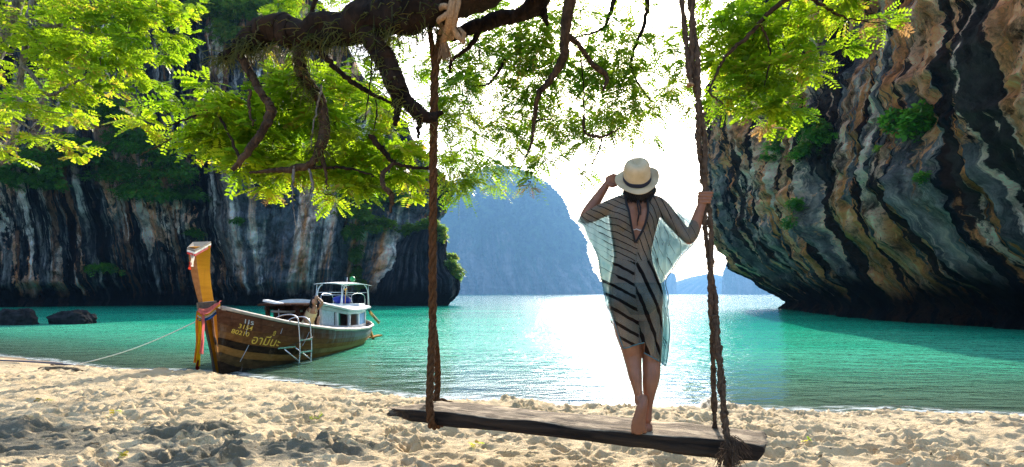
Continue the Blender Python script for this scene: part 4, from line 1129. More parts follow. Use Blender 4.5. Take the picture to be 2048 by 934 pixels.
def strand_rope(pts, name, mat, R=0.013, rs=0.0125, strands=3, pitch=0.15, fuzz=0.0, step=0.009, seed=1, phase=0.0):
    """laid rope: strands wound round the path"""
    A = spline(pts, 200)
    dl = np.concatenate([[0], np.cumsum(np.linalg.norm(np.diff(A, axis=0), axis=1))])
    n = int(dl[-1] / step)
    t = np.linspace(0, dl[-1], n)
    C = np.stack([np.interp(t, dl, A[:, k]) for k in range(3)], 1)
    T = np.gradient(C, axis=0); T /= np.linalg.norm(T, axis=1, keepdims=True)
    ref = np.array([0.0, 1.0, 0.05]); 
    X = np.cross(T, ref); X /= np.linalg.norm(X, axis=1, keepdims=True); Y = np.cross(T, X)
    mb = MB()
    for k in range(strands):
        a = phase + 2 * np.pi * k / strands + 2 * np.pi * t / pitch
        Q = C + R * (X * np.cos(a)[:, None] + Y * np.sin(a)[:, None])
        Q = Q + fuzz * np.stack([vnoise(t * 60, t * 0 + k, i * 3.3, seed) for i in range(3)], 1)
        rr = rs * (1 + 0.12 * vnoise(t * 35, t * 0 + 5 * k, 0.0, seed + 3) + (0.25 * vnoise(t * 120, t * 0 + 9 * k, 1.0, seed + 4) if fuzz else 0))
        mb.tube(Q, list(rr), 7)
    o = mb.build(name, mat, SWING)
    return swp(o)

def fuzz_fibres(pts, n, seed, mat, ln=0.02):
    rng = np.random.default_rng(seed); A = spline(pts, 300); mb = MB()
    for _ in range(n):
        c = A[rng.integers(0, 300)] + rng.normal(0, 0.016, 3) * np.array([1, 1, .2])
        e = c + rng.normal(0, 1, 3) * ln * np.array([1, 1, .8])
        mb.tube([c, (c + e) / 2 + rng.normal(0, .003, 3), e], [.0011, .0009, .0005], 3, cap=False)
    o = mb.build("rope_fibres", mat, SWING); o["kind"] = "stuff"; return swp(o)

# left rope: two laid ropes, joined below the knot, parting to either side of the plank
LTOP = [P(848, -30, 4.02), P(853, 20, 4.03), P(862, 75, 4.03), P(868, 130, 4.06)]
strand_rope(LTOP, "rope", ROPE_L, 0.011, 0.012, 3, 0.16, step=0.008)
LMAIN = [P(884, 62, 4.0), P(876, 105, 4.04), P(869, 170, 4.08), P(866, 400, 4.2), P(865, 600, 4.28), P(866, 690, 4.3)]
strand_rope(LMAIN, "rope", ROPE_L, 0.0165, 0.0175, 3, 0.28, step=0.009, seed=4)
LFRONT = [P(866, 640, 4.28), P(862, 720, 4.2), P(860, 790, 4.08), P(859, 806, 4.045), P(861, 830, 4.03), P(864, 851, 4.06), Vector((-0.55, 4.20, 0.655)), Vector((-0.50, 4.40, 0.655)), Vector((-0.45, 4.56, 0.70)), P(873, 800, 4.62)]
strand_rope(LFRONT, "rope", ROPE_L, 0.0155, 0.0165, 3, 0.20, step=0.009, seed=6)
strand_rope([P(868, 660, 4.32), P(874, 720, 4.45), P(875, 770, 4.58), P(872, 800, 4.62)], "rope", ROPE_L, 0.014, 0.015, 3, 0.18, seed=8)
fuzz_fibres(LMAIN, 260, 2, ROPE_L, 0.014); fuzz_fibres(LFRONT[:6], 120, 3, ROPE_L, 0.016)

def build_knot():
    mb = MB()
    # bundle of pale rope wound on the limb, a hanging loop and a frayed tail
    wraps = [(902, 8), (897, 28), (893, 46)]
    for j, (px, py) in enumerate(wraps):
        c = P(px, py, 3.86); pts = []
        for k in range(17):
            a = 2 * math.pi * k / 16
            pts.append(c + Vector((0.052 * math.cos(a), 0.16 * math.sin(a) + 0.02, 0.028 * math.sin(a * 2 + j) + 0.016 * math.cos(a))))
        mb.tube(pts, 0.020, 8)
    mb.tube([P(912, -40, 3.8), P(906, 0, 3.72), P(900, 30, 3.72), P(896, 55, 3.8), P(890, 75, 3.9), P(884, 90, 3.97)], [.022, .024, .026, .028, .026, .018], 9)
    mb.tube([P(918, -40, 3.8), P(916, 5, 3.74), P(908, 40, 3.74), P(905, 55, 3.8), P(915, 72, 3.82), P(926, 82, 3.82), P(928, 68, 3.82), P(916, 56, 3.84)], [.018, .02, .02, .018, .022, .024, .02, .016], 8)
    mb.tube([P(880, 66, 3.92), P(886, 58, 3.88), P(896, 62, 3.88), P(898, 74, 3.92), P(890, 80, 3.95), P(881, 76, 3.95)], [.018, .02, .02, .02, .018, .014], 8)
    V = np.array(mb.v); V = V + 0.006 * np.stack([fbm(V[:, 0] * 40, V[:, 1] * 40, V[:, 2] * 40, 2, i) for i in (1, 2, 3)], 1); mb.v = [tuple(p) for p in V]
    swp(mb.build("knot", ROPE_P, SWING))
    rng = np.random.default_rng(9); mb = MB()
    for _ in range(130):
        a = P(888 + rng.normal(0, 2), 76, 3.93); e = P(892 + rng.normal(0, 6), rng.uniform(108, 124), 3.93 + rng.normal(0, .02))
        mb.tube([a, (a + e) / 2 + Vector((rng.normal(0, .006), rng.normal(0, .006), 0)), e], [.003, .003, .0015], 3, cap=False)
    for _ in range(40):
        a = P(926 + rng.normal(0, 2), 78, 3.82); e = a + Vector((rng.normal(0, .02), rng.normal(0, .02), -rng.uniform(.01, .05)))
        mb.tube([a, (a + e) / 2, e], [.003, .002, .001], 3, cap=False)
    o = mb.build("frayed_tail", ROPE_P, SWING); o["kind"] = "stuff"; swp(o)
build_knot()

# right rope: two coarse coir ropes wound slowly round each other, parting below
RMAIN = [P(1388, -110, 3.42), P(1383, -40, 3.42), P(1386, 60, 3.42), P(1393, 160, 3.41), P(1402, 260, 3.40), P(1409, 360, 3.39), P(1415, 440, 3.38), P(1420, 520, 3.38), P(1426, 600, 3.38), P(1428, 640, 3.38)]
strand_rope(RMAIN, "rope", ROPE_R, 0.0155, 0.0165, 2, 1.05, fuzz=0.004, step=0.010, seed=21, phase=2.4)
strand_rope([P(1362, -110, 3.44), P(1364, 0, 3.44), P(1372, 80, 3.43), P(1379, 150, 3.42), P(1382, 168, 3.42)], "rope", ROPE_R, 0.007, 0.0125, 2, 0.5, fuzz=0.003, seed=23)
RA = [P(1424, 620, 3.39), P(1426, 700, 3.44), P(1428, 800, 3.52), P(1430, 862, 3.57)]
strand_rope(RA, "rope", ROPE_R, 0.006, 0.0135, 2, 0.4, fuzz=0.004, seed=25)
RB = [P(1431, 630, 3.37), P(1437, 700, 3.31), P(1444, 780, 3.25), P(1452, 860, 3.20), P(1456, 895, 3.16), P(1458, 925, 3.17), Vector((1.30, 3.30, 0.648)), Vector((1.36, 3.45, 0.65)), Vector((1.38, 3.56, 0.70)), P(1431, 862, 3.58)]
strand_rope(RB, "rope", ROPE_R, 0.008, 0.0155, 2, 0.4, fuzz=0.004, seed=27)
fuzz_fibres(RMAIN, 500, 5, ROPE_R, 0.012); fuzz_fibres(RA, 160, 6, ROPE_R, 0.012); fuzz_fibres(RB[:6], 300, 7, ROPE_R, 0.014)
def knot_r():
    mb = MB()
    c = P(1381, 170, 3.415)
    mb.tube([c + Vector((.016 * math.cos(a), .02 * math.sin(a), .004 * math.sin(2 * a))) for a in np.linspace(0, 6.3, 14)], 0.009, 6)
    swp(mb.build("binding", ROPE_P, SWING))
    rng = np.random.default_rng(19); mb = MB()
    for _ in range(150):
        a = P(1455 + rng.normal(0, 8), 890 + rng.uniform(-6, 18), 3.14 + rng.normal(0, .02)); ln = rng.uniform(.04, .17)
        e = a + Vector((rng.normal(0.005, .035), rng.normal(-.01, .03), -ln))
        mb.tube([a, a * 0.5 + e * 0.5 + Vector((rng.normal(0, .012), -.01, .01)), e], [.0032, .0026, .001], 3, cap=False)
    for _ in range(40):
        a = P(1462 + rng.normal(0, 5), 870 + rng.uniform(0, 10), 3.17); e = P(1475 + rng.uniform(-10, 30), 900 + rng.uniform(-5, 30), 3.1)
        mb.tube([a, a * 0.5 + e * 0.5 + Vector((0, -.02, .015)), e], [.002, .0017, .001], 3, cap=False)
    o = mb.build("frayed_tail", ROPE_R, SWING); o["kind"] = "stuff"; swp(o)
knot_r()
# ------------------------------------------------------------------ people
def skin_mat(name, a, b_):
    m, nt, b = new_mat(name)
    tc = N(nt, "ShaderNodeTexCoord")
    n = noise_n(nt, tc.outputs["Object"], 14, 4, 0.6)
    L(nt, ramp(nt, n, [(0.3, a), (0.7, b_)]).outputs[0], b.inputs["Base Color"])
    b.inputs["Roughness"].default_value = 0.5
    b.inputs["Specular IOR Level"].default_value = 0.4
    b.inputs["Subsurface Weight"].default_value = 0.12
    b.inputs["Subsurface Radius"].default_value = (0.01, 0.004, 0.002)
    b.inputs["Subsurface Scale"].default_value = 1.0
    return m
SKIN = skin_mat("skin_tan", (0.20, 0.080, 0.042), (0.27, 0.115, 0.06))
SKIN2 = skin_mat("skin_light", (0.42, 0.21, 0.12), (0.50, 0.26, 0.155))

def remesh_obj(mb, name, mat, voxel=0.005, smooth=6, parent=None, fac=0.5):
    """one continuous skin from overlapping lofts"""
    me = mb.mesh(name + "_src")
    o = bpy.data.objects.new(name + "_src", me); COL.objects.link(o)
    r = o.modifiers.new("r", 'REMESH'); r.mode = 'VOXEL'; r.voxel_size = voxel
    s = o.modifiers.new("s", 'SMOOTH'); s.iterations = smooth; s.factor = fac
    dg = bpy.context.evaluated_depsgraph_get()
    me2 = bpy.data.meshes.new_from_object(o.evaluated_get(dg))
    bpy.data.objects.remove(o); bpy.data.meshes.remove(me)
    me2.name = name
    me2.polygons.foreach_set("use_smooth", np.ones(len(me2.polygons), bool))
    return link(name, me2, parent, [mat])

def capsule(mb, pts, seg=14, n=None):
    """limb through rows (x, y, z, radius) with rounded ends; radius may be (rx, ry) pairs as 5-tuples"""
    A = spline(pts, n or 8 * len(pts))
    P_ = [Vector(a[:3]) for a in A]; R = [tuple(a[3:5]) if len(a) > 4 else (a[3], a[3]) for a in A]
    # rounded caps
    def capring(p, q, r):
        d = (p - q).normalized(); out = []
        for k in (0.55, 0.85, 0.98):
            out.append((p + d * (max(r) * k * 0.9), (r[0] * math.sqrt(1 - k * k * .98), r[1] * math.sqrt(1 - k * k * .98))))
        return out
    head = capring(P_[0], P_[1], R[0])[::-1]; tail = capring(P_[-1], P_[-2], R[-1])
    pts2 = [h[0] for h in head] + P_ + [t[0] for t in tail]; rad = [h[1] for h in head] + R + [t[1] for t in tail]
    mb.tube(pts2, rad, seg, up=(0, 1, 0.01))

DW = 3.5
def W(px, py, dy=0.0):
    return P(px, py, DW + dy)
MPX = DW / FPX
def C(px, py, rpx, dy=0.0, rd=None):
    w = W(px, py, dy); return (w.x, w.y, w.z, rpx * MPX, (rpx * MPX if rd is None else rd))

WOMAN = thing("person", "woman seen from behind in a straw hat and sheer striped cover-up standing on the swing", "person", tuple(W(1277, 866, -0.02)))
W_INV = Matrix.Translation(-Vector(WOMAN.location))
def wp(o):
    o.matrix_parent_inverse = W_INV; return o

def build_woman_body():
    mb = MB()
    # trunk: px row, centre, half width px, half depth m, depth offset
    rows = [(378, 1277, 16, .055, .00), (392, 1276, 17, .055, .0), (402, 1274, 26, .058, .0), (410, 1272, 44, .062, .0), (420, 1270, 52, .080, .0), (440, 1268, 49, .098, .005), (465, 1266, 44, .102, .01),
            (490, 1265, 39, .094, .012), (510, 1265, 37, .088, .010), (530, 1266, 40, .092, .004), (555, 1268, 47, .108, -.004), (580, 1270, 52, .126, -.012), (602, 1271, 53, .132, -.015), (622, 1271, 50, .122, -.01), (640, 1271, 45, .10, .0)]
    A = spline(rows, 60)
    rings = []
    for py, xc, hw, hd, dy in A:
        ring = []
        for k in range(36):
            a = 2 * math.pi * k / 36
            ca, sa = math.cos(a), math.sin(a)
            e = 0.86
            x = math.copysign(abs(ca) ** e, ca) * hw * MPX; y = math.copysign(abs(sa) ** e, sa) * hd
            # spine furrow on the back
            if sa < 0 and 420 < py < 575:
                y += 0.014 * math.exp(-(x / 0.022) ** 2)
            c = W(xc, py, dy)
            ring.append((c.x + x, c.y + y, c.z))
        rings.append(ring)
    mb.loft(rings)
    # shoulder blades, shoulders, buttocks
    for px, py, rx, ry, rz, dy in ((1247, 438, 18, .03, 24, -.075), (1291, 438, 18, .03, 24, -.075)):
        mb.ball(W(px, py, dy), (rx * MPX, ry, rz * MPX))
    for px in (1249, 1294):
        mb.ball(W(px, 602, -.085), (25 * MPX, .075, 26 * MPX))
    capsule(mb, [C(1262, 400, 13), C(1240, 407, 16), C(1221, 414, 15)])
    capsule(mb, [C(1290, 400, 13), C(1312, 408, 16), C(1326, 418, 15)])
    # head on a neck, tipped back
    mb.ball(W(1277, 358, -.005), (25 * MPX, .098, 36 * MPX), 22, 16)
    mb.ball(W(1277, 372, .045), (19 * MPX, .06, 24 * MPX), 18, 12)
    mb.ball(W(1277, 362, .105), (4.5 * MPX, .022, 8 * MPX), 10, 8)                # nose
    mb.ball(W(1277, 377, .095), (8 * MPX, .014, 3 * MPX), 10, 8)                  # lips
    for s in (-1, 1):
        mb.ball(W(1277 + s * 26, 364, .0), (3 * MPX, .016, 9 * MPX), 10, 8)       # ears
    capsule(mb, [C(1277, 372, 16, .01, .052), C(1276, 398, 17, .0, .055)])
    # left arm raised to the brim
    capsule(mb, [C(1222, 413, 15, .0), C(1200, 423, 14.5, .05), C(1182, 433, 13, .10), C(1171, 437, 11.5, .135)])
    capsule(mb, [C(1170, 436, 11.5, .135), C(1178, 422, 12.5, .135), C(1193, 400, 11, .13), C(1207, 379, 8.5, .12), C(1213, 370, 7.5, .115)])
    # right arm out to the rope
    capsule(mb, [C(1325, 417, 15, .0), C(1343, 438, 14, -.03), C(1362, 460, 13, -.06), C(1378, 477, 11.5, -.09)])
    capsule(mb, [C(1378, 478, 11.5, -.09), C(1386, 464, 12.5, -.095), C(1394, 440, 11, -.105), C(1400, 420, 9, -.115), C(1404, 409, 8, -.12)])
    # right leg (standing)
    capsule(mb, [C(1296, 612, 27, -.0, .10), C(1300, 655, 25, .01, .085), C(1303, 700, 20.5, .02, .066), C(1303, 722, 18.5, .02, .058), C(1303, 745, 17.5, .005, .056), C(1301, 765, 16, .0, .052), C(1298, 790, 11.5, .01, .042), C(1296, 815, 8.5, .025, .033), C(1295, 838, 8.5, .03, .034)], n=70)
    mb.ball(W(1294, 856, .035), (11 * MPX, .035, 11 * MPX))
    capsule(mb, [C(1294, 855, 11, .03), C(1293, 852, 12, .10), C(1290, 850, 14, .18), C(1288, 847.5, 15, .22)], n=20)
    # left leg crossing behind, foot up on its toes
    capsule(mb, [C(1248, 612, 26, -.0, .10), C(1253, 655, 24.5, .0, .085), C(1262, 695, 20.5, .01, .066), C(1265, 712, 18.5, .015, .060), C(1268, 735, 15, .0, .056), C(1271, 755, 13, -.02, .050), C(1275, 778, 9, -.035, .036), C(1279, 797, 8.5, -.035, .034)], n=70)
    capsule(mb, [C(1286, 797, 9.5, -.06, .030), C(1284, 812, 10.5, -.075, .030), C(1280, 830, 11.5, -.075, .024), C(1277, 846, 14, -.065, .022), C(1277, 857, 15, -.055, .020)], n=34)
    mb.ball(W(1279, 800, -.045), (10 * MPX, .04, 13 * MPX))
    for k, (tx, ln) in enumerate(((1265, 6), (1271, 6.5), (1276.5, 7), (1282, 7.5), (1289.5, 9))):
        r = 2.6 if k < 4 else 4.2
        capsule(mb, [C(tx, 856, r, -.055), C(tx, 862, r, -.045), C(tx, 867 - r * .6, r, -.02)], 8, 8)
    # left hand: knuckles up, fingers closing on the brim
    hl = .112
    mb.ball(W(1219, 361, hl), (9.5 * MPX, .026, 11 * MPX), 14, 10)
    for k, (y0, y1, x1) in enumerate(((350.5, 352, 1241), (355, 357, 1243), (360, 362.5, 1242), (365, 368, 1238))):
        dyk = hl - .018 + .004 * k
        capsule(mb, [C(1220, y0 + 2, 3.3, dyk), C(1227, y0, 3.3, dyk - .012), C(1234, (y0 + y1) / 2, 3.0, dyk - .010), C(x1, y1, 2.5, dyk + .008)], 8, 14)
    capsule(mb, [C(1216, 368, 4.2, hl - .02), C(1224, 372, 3.6, hl - .03), C(1233, 370, 3.0, hl - .025)], 8, 12)
    # right hand closed round the rope
    mb.ball(W(1403.5, 400, -.12), (7.0 * MPX, .026, 13 * MPX), 14, 10, Matrix.Rotation(.35, 3, "Y"))
    for k in range(4):
        zc = P(1411, 386 + 6.3 * k, 3.388)
        R_ = (.041, .0405, .038, .035)[k]; zc.x -= .0035 * k
        pts = []
        for a in np.linspace(math.pi * 1.02, math.pi * (2.3, 2.36, 2.26, 2.08)[k], 9):
            pts.append((zc.x + R_ * math.cos(a), zc.y + R_ * math.sin(a), zc.z + .004 * math.sin(a), .0086 if a < 5.5 else .0074, .0086 if a < 5.5 else .0074))
        capsule(mb, pts, 9, 22)
    capsule(mb, [C(1403, 408, 4.4, -.105), C(1405, 399, 4.0, -.085), C(1409, 391, 3.4, -.072), C(1414, 386, 3.0, -.076)], 9, 14)
    return remesh_obj(mb, "body", SKIN, 0.0034, 4, WOMAN)
BODY = build_woman_body(); wp(BODY)

def cloth_mat():
    m = bpy.data.materials.new("sheer_cloth"); m.use_nodes = True
    nt = m.node_tree; nt.nodes.clear()
    out = N(nt, "ShaderNodeOutputMaterial")
    ph = N(nt, "ShaderNodeAttribute", attribute_name="phase"); th = N(nt, "ShaderNodeAttribute", attribute_name="thick")
    tc = N(nt, "ShaderNodeTexCoord")
    wob = noise_n(nt, tc.outputs["Object"], 9, 3, 0.5)
    fr = math_n(nt, 'FRACT', math_n(nt, 'ADD', ph.outputs["Fac"], math_n(nt, 'MULTIPLY', wob, 0.35)))
    st = math_n(nt, 'LESS_THAN', fr, th.outputs["Fac"])
    tie = noise_n(nt, tc.outputs["Object"], 5.5, 3, 0.55)
    col = ramp(nt, tie, [(0.35, (0.045, 0.15, 0.16)), (0.52, (0.15, 0.29, 0.275)), (0.68, (0.36, 0.42, 0.33))]).outputs[0]
    geo = N(nt, "ShaderNodeNewGeometry"); sp_ = N(nt, "ShaderNodeSeparateXYZ"); L(nt, geo.outputs["Position"], sp_.inputs[0])
    sand_f = math_n(nt, 'MULTIPLY', maprange(nt, sp_.outputs[2], 1.85, 2.15, 0, 0.42), maprange(nt, tie, 0.3, 0.6))
    col = mixc(nt, sand_f, col, (0.42, 0.37, 0.27))     # undyed yoke
    col = mixc(nt, st, col, (0.006, 0.007, 0.009))
    d = N(nt, "ShaderNodeBsdfDiffuse"); L(nt, col, d.inputs["Color"])
    t = N(nt, "ShaderNodeBsdfTranslucent"); L(nt, col, t.inputs["Color"])
    mx = N(nt, "ShaderNodeMixShader"); mx.inputs[0].default_value = 0.4; L(nt, d.outputs[0], mx.inputs[1]); L(nt, t.outputs[0], mx.inputs[2])
    lo = N(nt, "ShaderNodeAttribute", attribute_name="sky_dim")  # mask of cloth with no body behind; darkens its tint to dim the sky
    tr = N(nt, "ShaderNodeBsdfTransparent"); L(nt, mixc(nt, lo.outputs["Fac"], (0.92, 0.96, 0.94), (0.43, 0.56, 0.61)), tr.inputs["Color"])
    lw = N(nt, "ShaderNodeLayerWeight"); lw.inputs["Blend"].default_value = 0.25
    op = math_n(nt, 'ADD', math_n(nt, 'ADD', maprange(nt, tie, 0.35, 0.7, 0.36, 0.26), math_n(nt, 'MULTIPLY', lo.outputs["Fac"], 0.16)), math_n(nt, 'MULTIPLY', lw.outputs["Facing"], 0.30))
    op = math_n(nt, 'MAXIMUM', op, math_n(nt, 'MULTIPLY', st, 0.90), clamp=True)
    m2 = N(nt, "ShaderNodeMixShader"); L(nt, op, m2.inputs[0]); L(nt, tr.outputs[0], m2.inputs[1]); L(nt, mx.outputs[0], m2.inputs[2])
    L(nt, m2.outputs[0], out.inputs["Surface"])
    return m
CLOTH = cloth_mat()
TRIM = flat_mat("black_trim", (0.008, 0.008, 0.010), 0.8, bump=0)

def build_dress():
    sil = np.array([(383, 1246, 1294), (390, 1240, 1310), (397, 1221, 1326), (405, 1203, 1338), (415, 1183, 1350), (425, 1167, 1360), (435, 1158, 1368), (442, 1157, 1374), (449, 1166, 1380), (460, 1171, 1384), (470, 1175, 1386),
                    (480, 1180, 1385), (490, 1185, 1379), (500, 1190, 1373), (515, 1196, 1362), (530, 1199, 1351), (545, 1201, 1340), (555, 1203, 1333), (565, 1206, 1330), (600, 1212, 1335), (640, 1221, 1339), (680, 1233, 1339), (700, 1240, 1338), (737, 1262, 1334)], float)
    st = 1.5
    xs = np.arange(1152, 1392, st); ys = np.arange(383, 738, st)
    X, Y = np.meshgrid(xs, ys)
    xl = np.interp(ys, sil[:, 0], sil[:, 1])[:, None]; xr = np.interp(ys, sil[:, 0], sil[:, 2])[:, None]
    inside = (X >= xl) & (X <= xr)
    hem = np.interp(X, [1230, 1239, 1258, 1279, 1281, 1282, 1300, 1321, 1331, 1340], [684, 694, 690, 682, 684, 703, 713, 724, 734, 716])
    inside &= Y <= hem
    vl = np.interp(Y, [380, 400, 430, 460, 488, 489], [1246, 1247, 1251, 1257, 1265, 1300]); vr = np.interp(Y, [380, 398, 430, 460, 488, 489], [1293, 1291, 1287, 1279, 1266, 1200])
    vneck = (X > vl) & (X < vr) & (Y < 488)
    bvh = BVHTree.FromObject(BODY, bpy.context.evaluated_depsgraph_get())
    wx = (X - 1024) * MPX; wz = CAMZ - (Y - 588) * MPX
    def sheet(side):
        H = np.full(X.shape, np.nan)
        for i in range(0, X.shape[0]):
            for j in range(0, X.shape[1]):
                if inside[i, j]:
                    r = bvh.ray_cast(Vector((wx[i, j], DW - side * 1.0, wz[i, j])), Vector((0, side, 0)))
                    if r[0] is not None:
                        H[i, j] = r[0].y
        known = ~np.isnan(H)
        kk = known & (Y < 660)
        base = np.where(kk, H, DW - side * 0.012 + 0.03)
        G = base.copy()
        def blur(A):
            p = np.pad(A, 1, 'edge')
            return (p[:-2, 1:-1] + p[2:, 1:-1] + p[1:-1, :-2] + p[1:-1, 2:] + 2 * p[1:-1, 1:-1]) / 6
        for it in range(90):
            G = blur(G)
            G = np.where(kk & (Y < 600), np.minimum(G, H) if side > 0 else np.maximum(G, H), G)
        # below the hips the skirt hangs from the seat instead of following each leg
        for i in range(1, G.shape[0]):
            if ys[i] > 590:
                lim = G[i - 1] + side * 0.0011
                G[i] = np.minimum(G[i], lim) if side > 0 else np.maximum(G[i], lim)
        for it in range(14): G = blur(G)
        G = np.where(known, np.minimum(G, H - 0.004) if side > 0 else np.maximum(G, H + 0.004), G)
        for it in range(3): G = blur(G)
        free = np.where(kk, 0.25, 1.0)
        for it in range(10): free = blur(free)
        # soft gathered folds, stronger in the loose side panels and the skirt
        fx = X + 0.35 * (Y - 480) * np.where(X < 1266, -0.25, 0.55)
        fold = 0.010 * np.sin(fx * 0.30 + 2.2 * fbm(X * .03, Y * .012, 0, 2, 3)) + 0.014 * fbm(X * .05, Y * .018, side * 5.0, 3, 8)
        amp = np.clip(free + 0.5 * smooth01(Y, 560, 700), 0.12, 1.25)
        G = G - side * 0.006 + fold * amp - side * 0.010 * (amp > .3) * smooth01(Y, 500, 600)
        fg = np.where(known, 0.0, 1.0)  # cloth with only bright sky behind it
        for it in range(2): fg = blur(fg)
        return G, fg
    V_, F_, ph_, th_, ga_ = [], [], [], [], []
    off = 0
    for side in (1, -1):
        G, free_g = sheet(side)
        # stripes: gentle slope on the left panel, steep on the right, bold on the skirt
        left = X < 1266 + 6 * np.sin(Y * .03)
        bold = smooth01(Y + 0.25 * (X - 1266) * np.where(left, -1, 0.8), 512, 540)
        pl = (Y - 0.50 * (X - 1266) + 0.0016 * (X - 1266) ** 2 * np.where(Y > 500, 1, .3)) / np.where(bold > .5, 23.0, 12.5)
        pr = (0.93 * (X - 1266) - 0.40 * (Y - 400)) / np.where(bold > .5, 25.0, 12.5)
        ph = np.where(left, pl, pr) * 1.0
        th = np.where(bold > .5, 0.28, 0.15)
        th = np.where((X < xl + 26) & (Y > 450) & (Y < 560), 0.05, th)
        th = np.where((X > 1318) & (Y > 440), 0.06, th)
        V = np.stack([wx, G, wz], -1).reshape(-1, 3)
        idx = np.arange(X.size).reshape(X.shape)
        ok = inside & (~vneck if side > 0 else True)
        cell = ok[:-1, :-1] & ok[1:, :-1] & ok[:-1, 1:] & ok[1:, 1:]
        # do not stretch cloth across the left/right phase jump: fine grid keeps it sharp
        F = np.stack([idx[:-1, :-1], idx[:-1, 1:], idx[1:, 1:], idx[1:, :-1]], -1)[cell]
        V_.append(V); F_.append(F + off); ph_.append(ph.ravel()); th_.append(th.ravel()); off += len(V); ga_.append(free_g.ravel())
        if side > 0: GB = G
    V = np.vstack(V_); F = np.vstack(F_)
    used = np.unique(F); rm = np.full(len(V), -1); rm[used] = np.arange(len(used))
    me = np_mesh("cover_up", V[used], rm[F], attrs={"phase": np.concatenate(ph_)[used], "thick": np.concatenate(th_)[used], "sky_dim": np.concatenate(ga_)[used]})
    o = wp(link("cover_up", me, WOMAN, [CLOTH]))
    # trims ride on the back sheet
    def gy(px, py):
        i = int(np.clip(round((py - ys[0]) / st), 0, len(ys) - 1)); j = int(np.clip(round((px - xs[0]) / st), 0, len(xs) - 1))
        return GB[i, j]
    def trim(pts, r, name, mat, dy=-.004):
        A = spline(pts, 12 * len(pts)); Q = []
        for a, b in A:
            y = gy(a, b) + dy
            Q.append(((a - 1024) * MPX, y, CAMZ - (b - 588) * MPX))
        Q = spline(Q[::3] + [Q[-1]], 40)
        mb = MB(); mb.tube(Q, [(r, r * .6)] * len(Q), 6, up=(0, -1, 0.01))
        wp(mb.build(name, mat, WOMAN))
    trim([(1246, 383), (1247, 400), (1251, 430), (1257, 460), (1265, 488)], .0072, "neck_trim", TRIM)
    trim([(1293, 386), (1291, 400), (1287, 430), (1279, 460), (1265.5, 488)], .0072, "neck_trim", TRIM)
    hm = flat_mat("hem_teal", (0.05, 0.12, 0.135), 0.8, bump=0)
    trim([(1240, 693), (1258, 689), (1279, 682)], .004, "hem", hm)
    trim([(1282, 703), (1300, 713), (1321, 724), (1330, 732)], .004, "hem", hm)
    trim([(1186, 492), (1196, 515), (1203, 556), (1212, 602), (1222, 642), (1239, 690)], .003, "hem", hm)
    trim([(1379, 490), (1362, 515), (1341, 545), (1332, 565), (1336, 602), (1338, 690), (1331, 732)], .003, "hem", hm)
build_dress()

def build_bikini():
    dg = bpy.context.evaluated_depsgraph_get(); bvh = BVHTree.FromObject(BODY, dg)
    def back(px, py, off=.003):
        r = bvh.ray_cast(Vector(((px - 1024) * MPX, DW - 1, CAMZ - (py - 588) * MPX)), Vector((0, 1, 0)))
        p = r[0] if r[0] is not None else W(px, py)
        return (p[0], p[1] - off, p[2])
    mb = MB()
    mb.tube([back(x, y) for x, y in ((1256, 459), (1262, 463), (1267, 461), (1273, 464), (1280, 463))], .0028, 6)
    wp(mb.build("bikini_strap", flat_mat("white_cord", (0.6, 0.55, 0.5), 0.7, bump=0), WOMAN))
    mb = MB()
    mb.tube([back(1262, 397, .008), back(1270, 401, .012), back(1279, 398, .008)], .005, 6)
    mb.ball(back(1270, 402, .016), (.010, .008, .008))
    mb.tube([back(1270, 402, .014), back(1269, 415, .014), back(1271, 432, .010), back(1269, 447, .005)], [.004, .005, .005, .003], 6)
    mb.tube([back(1271, 402, .014), back(1274, 418, .014), back(1274, 435, .008)], [.004, .005, .003], 6)
    mb.tube([back(1269, 440, .004), back(1268, 455, .004)], .0016, 5)
    wp(mb.build("neck_tie", TRIM, WOMAN))
    # bottoms: shell lifted off the hips
    xs = np.linspace(1220, 1322, 34); ys = np.linspace(566, 628, 22); V, F = [], []
    for j, y in enumerate(ys):
        t = (y - 566) / 62; c = 1271; hw = 51 * (1 - max(0, t - .25) ** 1.3 * 0.95)
        for u in np.linspace(-1, 1, 30):
            V.append(back(c + u * hw, y, .0045))
    mb = MB(); mb.add(V, [tuple(f) for f in grid_faces(22, 30)])
    wp(mb.build("bikini_bottom", flat_mat("bikini_dark", (0.13, 0.065, 0.04), 0.8, bump=0), WOMAN))
build_bikini()

